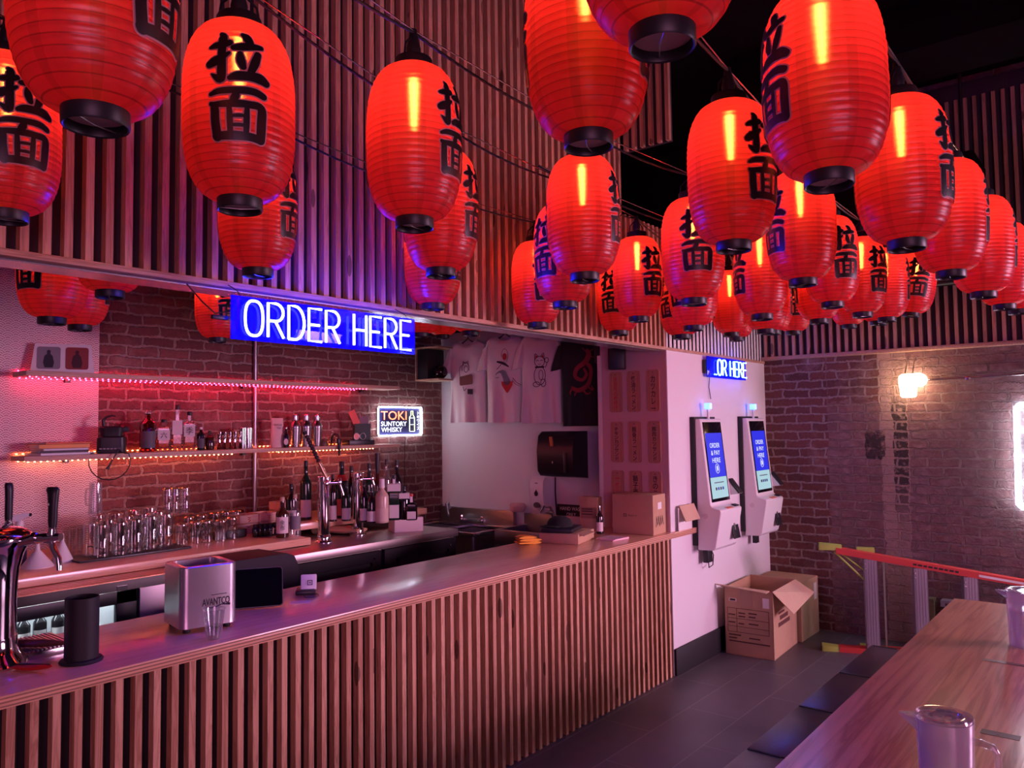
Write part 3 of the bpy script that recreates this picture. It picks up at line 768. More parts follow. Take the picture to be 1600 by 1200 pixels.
t = thing('cloth_hat', 'black cloth cap on top of the flat black case', 'cap', (-2.95, 4.13, CT+.0885), R(10))
MB().lathe([(.085, 0), (.082, .02), (.068, .045), (.04, .06), (.002, .064)], 20).obj('crown', pm('black_fabric', (.012, .011, .014), .95), t)
MB().box((-.02, -.085, .006), (.12, .09, .006), bev=.003).obj('brim', pm('black_fabric', (0, 0, 0)), t)
t = thing('paper_stack', 'pink papers lying beside the big carton', 'paper', on_ctr(957, 842), R(-8))
for i in range(3): MB().box((.004*i, -.003*i, .002+i*.004), (.14, .16, .0035), rot=Matrix.Rotation(R(3*i), 3, 'Z')).obj('sheet', pm('pink_paper', (.80, .52, .58), .8), t)
# big carton with maker logo
t = carton('shipping_carton', 'large brown carton with a small logo at the counter end', (-2.70, 4.705, CT), R(4), .30, .20, .262)
square_logo(t, (-.055, -.1015, .125), .022, M_ink); text('lettering', 'Square', .062, .014, (.0, -.1015, .124), M_ink, t)
MB().b2((.1512, -.03, .165), (.1525, .03, .21)).obj('shipping_label', M_paper, t)
sg = MB()
for k in range(4): sg.tube([(.1516, -.06+.03*k, .05+.02*(k % 2)), (.1516, -.05+.03*k, .12), (.1516, -.035+.03*k, .06)], .0014, 5)
sg.obj('scribble', M_ink, t)
t = thing('carton_flap', 'loose pale cardboard flap leaning at the end of the counter', 'cardboard', (-2.508, 5.0, CT), R(0))
m_ = MB(); m_.box((0, 0, .078), (.006, .20, .155), rot=Matrix.Rotation(R(0), 3, 'Y')); m_.obj('panel', M_paper, t)
m_ = MB(); m_.box((.028, .02, .118), (.005, .22, .115), rot=Matrix.Rotation(R(-24), 3, 'Y')); m_.obj('flap', M_cardL, t)
# brown box behind and the small bottle
t = carton('brown_packet', 'upright brown printed packet in front of the hand wash sign', (-3.02, 4.60, CT), R(10), .135, .08, .235)
MB().b2((-.06, -.0415, .09), (.06, -.0402, .165)).obj('printed_label', pm('label_brown', (.30, .16, .11), .7), t)
for z in (.15, .135, .115): MB().b2((-.05, -.0424, z), (.03, -.0412, z+.006)).obj('printing', M_ink, t)
bottle('small_bottle', 'small dark bottle with pale label between packet and carton', 'bottle', (-2.885, 4.50, CT), .19, .024, M_dkglass, M_steel, lab=M_label, lh=(.1, .42))

# ================================================================== BACK BAR
BT = 1.0; BX = -4.14
def on_back(px, py): return at(px, py, Z=BT)
t = thing('back_counter', 'wooden counter along the brick wall holding the glassware', 'counter', (-4.6, 1.5, 0)); o = Vector((-4.6, 1.5, 0))
m_ = MB(); loc_b2(m_, (XB+.012, -1.5, BT-.045), (BX, 3.09, BT), o, bev=.004); m_.obj('worktop', M_ply, t)
m_ = MB(); loc_b2(m_, (XB+.012, -1.5, 0), (-4.80, 2.1, BT-.045), o); m_.obj('body', M_black, t)
# glass door fridge, open fronted box with lit shelves
FX, FY0, FY1, FZ = -3.95, .55, 2.16, .950
t = thing('bottle_fridge', 'low steel fridge with a lit glass door full of bottles', 'fridge', (FX-.3, 1.35, 0)); o = Vector((FX-.3, 1.35, 0))
m_ = MB(); loc_b2(m_, (FX-.62, FY0, FZ-.012), (FX, FY1, FZ), o); loc_b2(m_, (FX-.004, FY0, FZ-.046), (FX+.002, FY1, FZ), o)
m_.obj('steel_top', pm('mirror_steel', (.66, .62, .62), .16, 1.0), t)
m_ = MB()
loc_b2(m_, (FX-.62, FY0, 0), (FX-.58, FY1, FZ-.012), o); loc_b2(m_, (FX-.62, FY0, 0), (FX-.03, FY0+.03, FZ-.012), o); loc_b2(m_, (FX-.62, FY1-.03, 0), (FX-.03, FY1, FZ-.012), o)
loc_b2(m_, (FX-.62, FY0, 0), (FX-.03, FY1, .12), o); loc_b2(m_, (FX-.62, 1.84, 0), (FX-.03, 1.88, FZ-.012), o)
m_.obj('cabinet', pm('fridge_lining', (.75, .76, .78), .5), t)
m_ = MB()
for a, b in (((FX-.03, FY0, FZ-.110), (FX-.002, 1.90, FZ-.048)), ((FX-.03, FY0, .1), (FX-.002, 1.90, .17)), ((FX-.03, 1.80, .1), (FX-.002, 1.90, FZ-.048)), ((FX-.03, FY0, .1), (FX-.002, FY0+.06, FZ-.048))): loc_b2(m_, a, b, o, bev=.002)
d_ = m_.obj('door', M_dark, t)
m_ = MB(); loc_b2(m_, (FX-.020, FY0+.06, .17), (FX-.016, 1.80, FZ-.110), o); m_.obj('pane', glass('fridge_glass', (.92, .95, .97), .03), d_)
m_ = MB(); loc_b2(m_, (FX-.03, 1.915, .1), (FX-.002, FY1, FZ-.048), o, bev=.002); m_.obj('steel_door', pm('door_steel', (.50, .44, .46), .5, 1.0), t)
m_ = MB(); loc_b2(m_, (FX-.50, FY0+.1, .653), (FX-.06, 1.83, .660), o); m_.obj('shelf', M_steel, t)
m_ = MB(); loc_b2(m_, (FX-.10, FY0+.1, FZ-.05), (FX-.06, 1.78, FZ-.03), o); m_.obj('lamp', em('fridge_lamp', (.85, .93, 1.0), 22), t, label='cold white fridge light')
m_ = MB(); loc_b2(m_, (FX-.45, FY0, FZ), (FX-.012, FY1, FZ+.002), o); rb_ = m_.obj('ribbed_strip', pm('strip_orange_reflection', (.80, .36, .18), .35, .2), t)  # vent strip with the wood counter's orange reflection put into its colour
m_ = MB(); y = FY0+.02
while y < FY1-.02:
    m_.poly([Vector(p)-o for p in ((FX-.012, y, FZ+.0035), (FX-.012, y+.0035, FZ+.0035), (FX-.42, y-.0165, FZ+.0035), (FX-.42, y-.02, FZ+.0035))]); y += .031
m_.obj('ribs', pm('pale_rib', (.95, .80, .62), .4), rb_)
m_ = MB(); loc_b2(m_, (FX+.002, 1.80, FZ-.045), (FX+.005, 1.85, FZ-.022), o); m_.obj('lock_plate', M_dark, t)
for i in range(9):
    y = 1.13+.074*i
    bottle('beer_bottle', 'beer bottle with white label on the lit fridge shelf, %s from the left' % ORD[i], 'bottle', (FX-.10-.012*(i % 2), y, .6602), .225, .029, M_dkglass, M_white, group='beer bottles in the lit fridge', lab=M_label, lh=(.08, .48), txt='Asahi' if i % 2 else 'Kirin')
# dark ice bin
t = thing('ice_bin', 'dark plastic ice bin with rounded corners beneath the back counter', 'bin', (-3.93, 2.46, 0))
m_ = MB(); m_.prism([(-.28, 0), (.30, 0), (.30, .90), (.27, .965), (.22, .985), (-.21, .985), (-.26, .96), (-.28, .90)], -.16, .12, f=lambda p: (p[1], p[0], p[2])); m_.obj('body', pm('bin_plastic', (.022, .012, .026), .6, spec=.3), t)
MB().b2((.118, -.24, .55), (.124, .17, .85), bev=.004).obj('inset', M_black, t)
# steel topped keg cooler
KX0, KX1, KY0, KY1, KZ = XB+.03, -3.90, 2.79, 4.20, .95
t = thing('keg_cooler', 'black two door keg cooler with a steel top by the sink', 'keg cooler', (-4.4, 3.5, 0)); o = Vector((-4.4, 3.5, 0))
m_ = MB(); loc_b2(m_, (KX0, KY0, KZ-.05), (KX1, KY1, KZ), o, bev=.004); m_.obj('steel_top', pm('keg_steel', (.46, .38, .37), .42, 1.0), t)
m_ = MB(); loc_b2(m_, (KX0, KY0+.01, 0), (KX1-.04, KY1-.01, KZ-.05), o); m_.obj('body', pm('keg_side', (.55, .48, .42), .35, .8), t)
for a, b in ((KY0+.03, 3.47), (3.50, KY1-.02)):
    m_ = MB(); loc_b2(m_, (KX1-.04, a, .10), (KX1-.008, b, KZ-.06), o, bev=.003); dd = m_.obj('door', pm('keg_door', (.012, .008, .014), .6, spec=.25), t)
    m_ = MB()
    for lo, hi in (((a+.10, .18), (b-.08, .20)), ((a+.10, .80), (b-.08, .82)), ((a+.10, .18), (a+.12, .82)), ((b-.10, .18), (b-.08, .82))): loc_b2(m_, (KX1-.009, lo[0], lo[1]), (KX1-.001, hi[0], hi[1]), o)
    m_.obj('door_frame', M_black, dd)
    m_ = MB(); loc_b2(m_, (KX1-.010, a+.12, .20), (KX1-.0075, b-.10, .80), o); m_.obj('pane', pm('keg_window', (.05, .03, .035), .3, spec=.4), dd)
    m_ = MB(); m_.cyl(Vector((KX1-.012, b-.06, .845))-o, Vector((KX1-.002, b-.06, .845))-o, .006, n=10); m_.obj('screw', M_chrome, dd)
def keg_pt(px, py): return at(px, py, Z=KZ)
def tower(label, p):
    t = thing('tap_column', label, 'beer tap', p)
    MB().lathe([(.060, 0), (.060, .008), (.05, .014), (.042, .018), (.042, .05), (.0385, .055)], 28).obj('base', M_chrome, t)
    MB().lathe([(.038, .05), (.038, .395), (.043, .40), (.043, .425), (.038, .428), (.002, .428)], 28).obj('column', M_chrome, t)
    v = Vector((1, -.15, 0)).normalized()
    for ang, nm in ((R(-28), 0), (R(52), 1)):
        d = Vector((math.cos(ang), math.sin(ang), 0)); z = .385
        s_ = MB(); s_.tube([d*.035+Vector((0, 0, z)), d*.10+Vector((0, 0, z))], .013, 12); s_.lathe([(.013, z-.012), (.017, z), (.013, z+.014), (.009, z+.03)], 12, c=tuple(d*.10)[:2]+(0,))
        s_.tube([d*.10+Vector((0, 0, z-.008)), d*.112+Vector((0, 0, z-.045)), d*.125+Vector((0, 0, z-.085))], [.010, .009, .008], 10)
        s_.obj('faucet', M_chrome, t)
    return t
p1 = keg_pt(506, 848)
t = tower('left chrome tap column with a long sword hilt handle', p1)
m_ = MB(); q0 = Vector((.09, -.045, .42)); dirv = Vector((-.10, -.10, .30)).normalized()
for i in range(9): m_.tube([q0+dirv*(.115+i*.021), q0+dirv*(.126+i*.021), q0+dirv*(.1355+i*.021)], [.010, .0155, .010], 8)
h = m_.obj('tap_handle', pm('hilt_wrap', (.045, .02, .03), .7), t, label='dark wrapped sword hilt')
MB().cyl(q0+dirv*.31, q0+dirv*.33, .014, n=10).obj('pommel', M_dark, h)
MB().tube([q0, q0+dirv*.04, q0+dirv*.108], [.010, .013, .013], 10).obj('collar', pm('gilt', (.85, .66, .42), .25, .9), h)
p2 = keg_pt(559, 836); t2 = tower('right chrome tap column beside the cluster of bottles', p2)
MB().tube([Vector((.09, .1, .42)), Vector((.09, .1, .50)), Vector((.088, .102, .56))], [.010, .016, .019], 10).obj('tap_handle', M_dark, t2)
# paper bag, bottle board, white box
t = thing('paper_bag', 'crumpled brown paper bag lying between the two tap columns', 'bag', keg_pt(532, 835), R(20))
rs = []
for i in range(9):
    f = i/8; rs.append([((-.17+.34*f), .10*math.cos(a)*(1-.25*f), .035+.033*math.sin(a)*(1-.55*f)*(1+.25*math.sin(9*f+2*a))) for a in [2*PI*j/12 for j in range(12)]])
MB().rings(rs).obj('bag', M_card, t, smooth=20)
BD = 1.055
t = thing('bottle_board', 'thick wooden board raised above the keg cooler under the bottles', 'board', (-4.62, 3.78, 0))
MB().b2((-.42, -.78, BD-.045), (.20, .62, BD), bev=.004).obj('board', M_ply, t)
for x in (-.35, .12):
    for y in (-.60, .50): MB().b2((x-.03, y-.03, KZ), (x+.03, y+.03, BD-.045)).obj('block', M_plyedge, t)
def bpt(px, py): return at(px, py, Z=BD)
bots = [  # px x, base y, height px, width px, material, label mat, text, shape, words
 (455, 818, 62, 17, M_dkglass, M_label, '焼酎', 'round', 'dark bottle with a square white label beside the left tap column'),
 (478, 812, 92, 18, M_grglass, M_label, None, 'round', 'tall green bottle hidden behind the left tap column'),
 (520, 815, 74, 13, M_dkglass, M_label, None, 'round', 'slim dark bottle right of the left tap column'),
 (534, 809, 88, 22, M_grglass, pm('red_paper_label', (.60, .12, .10), .7), None, 'round', 'big green bottle with red neck wrap and red round label'),
 (541, 814, 60, 15, M_grglass, M_label, None, 'round', 'short green bottle in front of the red labelled one'),
 (549, 806, 78, 18, M_dkglass, None, None, 'round', 'dark bottle rising just behind the right tap column'),
 (569, 816, 64, 14, M_dkglass, M_label, None, 'round', 'small dark bottle touching the right tap column'),
 (577, 808, 84, 17, M_grglass, None, None, 'round', 'tall green capped bottle right of the right tap column'),
 (581, 817, 55, 16, M_dkglass, M_label, None, 'round', 'dark bottle with low white label in front of green ones'),
 (590, 806, 78, 17, M_brglass, M_label, None, 'round', 'brown bottle with black cap behind the cloudy bottle'),
 (597, 817, 68, 21, pm('cloudy_sake', (.62, .44, .34), .25), pm('tan_label', (.66, .48, .40), .7), None, 'round', 'cloudy cream sake bottle with a white wrapped neck'),
 (604, 800, 82, 14, M_clear2, M_label, None, 'round', 'clear narrow bottle standing at the very back of the cluster'),
 (616, 812, 70, 20, M_grglass, M_label, None, 'square', 'dark square bottle with two white label bands'),
 (620, 803, 84, 18, M_dkglass, M_label, None, 'round', 'tall dark bottle behind the double labelled bottle'),
 (632, 812, 52, 16, M_dkglass, None, None, 'round', 'short round dark bottle right of the double labelled one'),
 (643, 812, 40, 18, M_dkglass, M_label, None, 'square', 'low dark bottle with a red topped cap at the right end'),
]
for x, y, hp, wp, gm, lm, tx, shp, words in bots:
    p = bpt(x, y); s_ = mpp(p)
    b = bottle('liquor_bottle', words, 'bottle', p, hp*s_, wp*s_/2, gm, M_red if 'red topped' in words else M_paper if 'white wrapped' in words else M_dark, group='liquor bottles on the raised board', shape=shp, lab=lm, lh=(.05, .34), txt=tx)
    if 'double' in words.split(' behind')[0] or 'two white label' in words:
        r_ = wp*s_/2; MB().b2((-r_*1.02, -r_*1.02, hp*s_*.64), (r_*1.02, r_*1.02, hp*s_*.80)).obj('upper_label', M_label, b)
    if 'red neck wrap' in words:
        r_ = wp*s_/2; MB().lathe([(r_*.75, hp*s_*.66), (r_*.95, hp*s_*.62), (r_*.55, hp*s_*.76), (r_*.52, hp*s_*.75)], 16).obj('neck_wrap', M_red, b)
    if 'white wrapped' in words:
        r_ = wp*s_/2; MB().lathe([(r_*.42, hp*s_*.80), (r_*.38, hp*s_*1.005), (.001, hp*s_*1.008)], 14).obj('neck_wrap', M_paper, b)
t = carton('white_open_box', 'low white open box with a bagged bottle on the keg cooler', keg_pt(634, 829), R(62), .21, .17, .10, pm('pink_board', (.78, .62, .64), .7), True)
MB().box((0, .095, .135), (.20, .004, .085), rot=Matrix.Rotation(R(-14), 3, 'X')).obj('back_flap', M_cardL, t)
bt_ = bottle('wrapped_bottle', 'small dark bottle in a clear bag inside the white open box', 'bottle', tuple(t.location+Vector((.01, .035, .0042))), .19, .035, M_dkglass, M_dark, tall=.45)
MB().lathe([(.040, .02), (.050, .06), (.046, .10), (.025, .13)], 14, cap=False).obj('clear_bag', M_clear2, bt_)
# stack of wooden boxes with red stamps
M_masu = wood('pale_cedar', (.78, .52, .40), (.62, .36, .28), 'Y', None, knots=False, rough=.7, grain=1.2)
mx = [(-4.74, 2.98), (-4.74, 3.14), (-4.74, 3.30)]
n_ = 0
for (bx, by), lv in zip(mx, (2, 2, 3)):
    for k in range(3):
        if k >= lv and True: continue
        lw_ = ('bottom', 'middle', 'top')[k] if lv == 3 else ('lower', 'upper')[k]
        t = thing('wooden_box', '%s pale wooden box with red stamp, %s stack behind the whisky bottles' % (lw_, ('left', 'centre', 'right')[mx.index((bx, by))]), 'box', (bx+.004*k, by, BT+k*.0605), R(3*((n_*5) % 3-1)), 'stamped wooden boxes'); n_ += 1
        m_ = MB(); s_ = .072; w_ = .008
        m_.b2((-s_, -s_, 0), (s_, s_, .008))
        for lo, hi in (((-s_, -s_), (s_, -s_+w_)), ((-s_, s_-w_), (s_, s_)), ((-s_, -s_+w_), (-s_+w_, s_-w_)), ((s_-w_, -s_+w_), (s_, s_-w_))): m_.b2(lo+(0,), hi+(.06,))
        m_.obj('box', M_masu, t, smooth=0)
        st_ = MB(); st_.tube([(s_+.001, -.012, .045), (s_+.001, .010, .042), (s_+.001, -.008, .030), (s_+.001, .012, .026), (s_+.001, -.004, .014)], .003, 4); st_.obj('stamp', M_red, t)
# row of small dark jars
for i in range(5):
    p = on_back(399+7.5*i, 839-.7*i); 
    t = thing('dark_jar', 'small black lidded jar beside the whisky bottle, %s from the left' % ORD[i], 'jar', p, R(70), 'small black jars')
    MB().lathe([(.017, 0), (.019, .003), (.019, .052), (.015, .062)], 16).obj('jar', M_dkglass, t)
    MB().lathe([(.015, .061), (.016, .063), (.016, .078), (.013, .081)], 16).obj('lid', M_dark, t)
tag(MB().b2((-.14, -.11, 0), (.14, .11, .055), bev=.01).obj('black_box', M_dark, None, (-4.66, 2.77, BT)), 'low black box behind the row of small black jars', 'box')
p = on_back(441, 840); bottle('whisky_bottle', 'dark whisky bottle with a cream label on the back counter', 'bottle', p, 63*mpp(p), 20*mpp(p)/2, M_brglass, M_cork, 'bottles at the end of the back counter', 'round', M_label, lh=(.12, .52), txt='余市', tall=.58)
p = on_back(461, 838); bottle('spirit_bottle', 'clear spirit bottle with a grey label beside the dark whisky', 'bottle', p, 65*mpp(p), 18*mpp(p)/2, M_clear2, M_cork, 'bottles at the end of the back counter', 'round', pm('grey_label', (.20, .17, .19), .6), lh=(.18, .50), tall=.56)
# spray bottle, funnels
p = on_back(29, 884); s_ = mpp(p)
t = thing('spray_bottle', 'dark blue spray bottle with a white trigger head', 'spray bottle', p, R(60))
MB().lathe([(.034, 0), (.036, .004), (.036, .12), (.030, .15), (.018, .185), (.016, .20)], 20).obj('body', pm('navy_plastic', (.02, .02, .10), .35), t)
MB().lathe([(.019, .195), (.020, .20), (.020, .222), (.012, .232)], 16).obj('collar', M_white, t)
m_ = MB(); m_.prism([(-.035, .235), (-.02, .262), (.03, .272), (.045, .266), (.042, .250), (.015, .240), (.008, .228), (-.02, .228)], -.012, .012); m_.obj('trigger_head', M_white, t)
MB().cyl((.043, 0, .259), (.054, 0, .259), .009, n=12).obj('nozzle', M_dark, t)
for px, py, hp, wp, w in ((58, 886, 37, 46, 'left white cone upside down behind the beer tower'), (97, 878, 44, 32, 'right white cone upside down beside the stacked glasses')):
    p = on_back(px, py); s_ = mpp(p); r_ = wp*s_/2; h_ = hp*s_
    t = thing('funnel', w, 'funnel', p, 0, 'upturned funnels')
    MB().lathe([(r_, 0), (r_*1.02, .004), (r_*.16, h_*.72), (r_*.12, h_), (r_*.08, h_), (r_*.12, h_*.70), (r_*.96, .006), (r_*.96, 0)], 28).obj('cone', M_paper, t)
    q_ = MB().box((0, 0, 0), (.012, .001, .012)).obj('mark', M_ink, t); q_.location = (r_*.45, -r_*.62, h_*.16)
# glassware
M_gold = pm('gilt_rim', (.9, .7, .4), .25, .9)
def tumbler(name, label, p, h, r, group, handle=False, rim=False, logo=True, n=20, up=False):
    t = thing(name, label, 'glass', p, R(random.uniform(0, 360)), group)
    MB().lathe([(.001, .003), (r*.9, .002), (r, .004), (r, h*.9), (r*.97, h*.97), (r*.8, h), (.001, h-.003), (.001, h-.012), (r*.86, h-.012), (r*.93, h*.9), (r*.94, .004)] if not up else
               [(.001, 0), (r*.9, 0), (r*.95, .004), (r, h), (r-.002, h), (r*.9, .010), (.001, .010)], n, cap=False).obj('body', M_clear, t)
    if handle: MB().tube([(r*.95, 0, h*.25)]+[(r+.028*math.sin(PI*k/8)*1.0+.002, 0, h*(.25+.5*k/8)) for k in range(1, 8)]+[(r*.95, 0, h*.75)], .0055, 8).obj('handle', M_clear, t)
    if rim: MB().lathe([(r*.80, h), (r*.99, h*.965), (r*1.005, h*.955), (r*.82, h+.0015)], n, cap=False).obj('rim', M_gold, t)
    if logo: MB().tube([((r+.0006)*math.cos(a), (r+.0006)*math.sin(a), h*.28+.006*math.sin(5*a)) for a in [.2*k for k in range(6)]], .003, 4).obj('printed_mark', M_ink, t)
    return t
tag(MB().b2((-.12, -.31, 0), (.12, .31, .012), bev=.003).obj('glass_tray', M_dark, None, (-4.475, 2.10, BT)), 'black rubber mat under the rows of upturned glasses', 'mat')
# front row: measured one by one on the mat
GZ = BT+.0122
for row, (nx, name) in enumerate((( [(158, 870), (187, 866), (211, 862), (235, 857), (258, 853)], 'front'), ([(141, 868), (168, 862), (196, 857), (222, 853), (246, 849)], 'second'), ([(152, 855), (180, 852), (207, 847), (232, 843)], 'back'))):
    for i, (px, py) in enumerate(nx):
        p = at(px, py, Z=GZ); s_ = mpp(p)
        tumbler('highball_glass', 'upturned tall clear glass, %s from left in the %s row on the mat' % (ORD[i], name), p, 51*s_, 23.5*s_/2, 'upturned glasses on the black mat')
for i, (px, py) in enumerate([(283, 852), (305, 849), (323, 847), (345, 846), (362, 842)]):
    p = on_back(px, py); tumbler('beer_mug', 'upturned glass mug with gilt base, %s from left beside the mat' % ORD[i], p, 34*mpp(p), 18*mpp(p)/2, 'upturned glass mugs', True, True)
for i, (px, py) in enumerate([(294, 841), (314, 838), (334, 835), (352, 833), (368, 832)]):
    p = on_back(px, py); tumbler('beer_mug', 'upturned glass mug with gilt base, %s from left in the rear mug row' % ORD[i], p, 34*mpp(p), 18*mpp(p)/2, 'upturned glass mugs', True, True)
for i, (px, py) in enumerate([(263, 815), (275, 812), (291, 809)]):
    p = on_back(px, 843-i); q = Vector((p.x-.02, p.y, p.z+34*mpp(p)+.022)); 
    tumbler('small_glass', 'upturned small gilt glass on top of the others, %s from the left' % ORD[i], q, 40*mpp(p), 15*mpp(p)/2, 'small gilt glasses stacked on top', False, True, False)
for i in range(6):
    px, py = 102+(i % 3)*11, 872-(i//3)*6-(i % 3)*2; p = on_back(px, py)
    tumbler('stacked_glass', 'short clear plastic glass left of the mat, %s from left in the %s row' % (ORD[i % 3], ('near', 'far')[i//3]), p, 42*mpp(p), 10*mpp(p)/2, 'clear plastic glasses left of the mat', logo=False, up=True)
p = at(148, 856, Z=GZ); q = Vector((p.x, p.y, GZ+51*mpp(p)+.004))
t = thing('glass_jug', 'upturned clear jug standing on top of the tall glasses', 'jug', q, R(-150))
MB().lathe([(.001, .003), (.036, .002), (.038, .004), (.034, .185), (.001, .188), (.001, .18), (.031, .178), (.035, .004)], 24, cap=False).obj('body', M_clear2, t)
MB().tube([(.034, 0, .05), (.060, 0, .055), (.066, 0, .10), (.060, 0, .145), (.033, 0, .15)], .006, 8).obj('handle', M_clear2, t)
# steel pipe on the wall
tag(MB().cyl((0, 0, 0), (0, 0, 1.93), .014, n=14).obj('conduit_pipe', M_steelD, None, (XB+.016, at(398, 720, X=XB+.016).y, BT+.001)), 'vertical steel pipe on the bricks running behind both shelves', 'pipe')

# ================================================================== WALL SHELVES
SXF = -4.86
M_shelf = wood('shelf_wood', (.66, .42, .30), (.42, .24, .17), 'Y', None, knots=False, rough=.5, grain=.8)
def led(name, parent, x, y0, y1, z, mat, bead):
    s_ = MB(); s_.b2((x-.004, y0, z-.002), (x+.004, y1, z)); q = s_.obj(name, pm('strip_tape', (.75, .7, .7), .6), parent)
    b = MB(); y = y0+.01
    while y < y1-.005: b.b2((x-.0025, y, z-.006), (x+.0025, y+.006, z-.002)); y += .0333
    b.obj('beads', mat, q, label='glowing light beads')
M_ledR = em('led_red', (1.0, .010, .06), 120); M_ledO = em('led_orange', (1.0, .21, .06), 75)
def shelf(label, z, y0, y1, ledm, runs, yend):
    t = thing('wall_shelf', label, 'shelf', (SXF, y0, z)); o = Vector((SXF, y0, z))
    MB().b2((XB+.035-SXF, 0, -.028), (0, y1-y0, 0), bev=.002).obj('board', M_shelf, t)
    for a, b, x, zz in runs: led('light_strip', t, x-SXF, a-y0, b-y0, zz, ledm, 0)
    for y in yend: MB().b2((XB+.002-SXF, y-y0-.015, -.05), (XB+.036-SXF, y-y0+.015, 0)).obj('bracket', M_dark, t)
    return t
SU, SL = 2.035, 1.553
shelf('upper wooden wall shelf edged with red light strips', SU, 1.70, 4.53, M_ledR, [(1.72, 4.20, XB+.05, -.029), (1.72, 4.2, -4.90, -.029), (1.72, 4.25, XB+.026, .014)], (2.0, 3.2, 4.3))
shelf('lower wooden wall shelf edged with orange light strips', SL, 1.70, 4.53, M_ledO, [(1.72, 3.02, XB+.05, -.029), (1.72, 3.02, -4.90, -.029), (3.38, 4.32, -4.93, -.029), (3.38, 4.32, XB+.05, -.029), (1.72, 4.25, XB+.026, .014)], (2.0, 3.2, 4.3))
XM = -4.93
def on_sh(px, x=None, z=SL): # point on the shelf under picture column px
    X = XM if x is None else x; d = ray(px, 690); k = X/d.x; return Vector((X, d.y*k, z+.0005))
# photo board on the upper shelf
p = on_sh(96, -4.95, SU); s_ = mpp(p)
t = thing('photo_board', 'white folded board with two portrait pictures on the upper shelf', 'photo board', p, R(66))
rot = Matrix.Rotation(R(-10), 3, 'X')
m_ = MB(); m_.prism([(-.165, 0), (.165, 0), (.145, .175), (-.145, .175)], -.002, .002, f=lambda p_: rot @ Vector(p_)); m_.obj('card', M_paper, t)
for x, c, body in ((-.073, (.26, .24, .27), (.03, .03, .04)), (.073, (.28, .05, .05), (.06, .02, .025))):
    m_ = MB(); m_.prism([(q_[0]+x, q_[1]+.088) for q_ in [(a, b) for a, b, _ in rrect(.12, .135, .014, 0)]], -.0035, -.0022, f=lambda p_: rot @ Vector(p_)); pr = m_.obj('picture', pm('picture_%d' % (x > 0), c, .5), t)
    g_ = [(x-.02, .03), (x+.022, .03), (x+.028, .06), (x+.020, .10), (x+.008, .112), (x+.010, .130), (x, .138), (x-.010, .130), (x-.008, .112), (x-.022, .10), (x-.028, .06)]
    m_ = MB(); m_.prism(g_, -.0046, -.0036, f=lambda p_: rot @ Vector(p_)); m_.obj('figure', pm('figure_%d' % (x > 0), body, .6), pr)
# books on the lower shelf
p0 = on_sh(93, -4.97)
bk = [(.30, .19, .014, (.72, .70, .74), 'lowest, white covered', 6), (.26, .18, .012, (.08, .06, .07), 'second from bottom, dark covered', -4), (.25, .17, .012, (.70, .68, .72), 'third from bottom, white with blue tint', 4), (.27, .18, .024, (.80, .34, .10), 'second from top, orange spine', -3), (.27, .20, .010, (.70, .16, .07), 'topmost, open red cover', 9)]
z = SL+.0005
for w, d, h, c, lab, a in bk:
    t = thing('book', 'book piled at left of the lower shelf, '+lab, 'book', (p0.x, p0.y, z), R(90+a), 'books piled on the lower shelf')
    MB().box((0, 0, h/2), (w-.008, d-.008, h-.004)).obj('pages', M_paper, t)
    m_ = MB(); m_.box((0, 0, .001), (w, d, .002)); m_.box((0, 0, h-.001), (w, d, .002)); m_.box((0, -d/2+.001, h/2), (w, .002, h)); m_.obj('cover', pm('cover_'+lab, c, .6), t); z += h+.0004
# grinder
p = on_sh(175); s_ = mpp(p)
t = thing('coffee_grinder', 'black countertop grinder with a curved hook handle on the lower shelf', 'grinder', p, R(60))
MB().rings([rrect(.155, .15, .03, 0), rrect(.16, .155, .03, .01), rrect(.155, .15, .03, .095), rrect(.12, .12, .03, .105)]).obj('base', M_dark, t)
m_ = MB(); m_.rings([rrect(.12, .12, .03, .1), rrect(.125, .125, .03, .125), rrect(.14, .14, .04, .155), rrect(.13, .13, .04, .165)]); m_.b2((.05, -.03, .13), (.095, .03, .162), bev=.005); m_.obj('hopper', M_dark, t)
MB().tube([(-.045, 0, .16), (-.05, 0, .20), (-.03, 0, .225), (.0, 0, .232), (.02, 0, .225)], [.012, .010, .008, .006, .004], 10).obj('handle', M_dark, t)
for i in range(6): MB().b2((-.06+.02*i, -.0785, .025), (-.046+.02*i, -.0765, .033)).obj('button', pm('button_grey', (.25, .22, .24), .4), t)
cyc = [(-.04, -.075, .02)]+[(.0+.112*math.cos(R(155+q*19)), -.108, -.045+.112*math.sin(R(155+q*19))) for q in range(13)]+[(.08, -.09, .0), (.04, -.08, .02)]
cb_ = MB().tube(cyc, .0035, 8).obj('power_cord', M_dark, t)
m_ = MB(); m_.tube([(.05, -.085, .03), (.02, -.115, -.03), (.0, -.118, -.07), (-.012, -.118, -.092)], [.004, .004, .006, .012], 8); m_.obj('plug', M_dark, cb_)
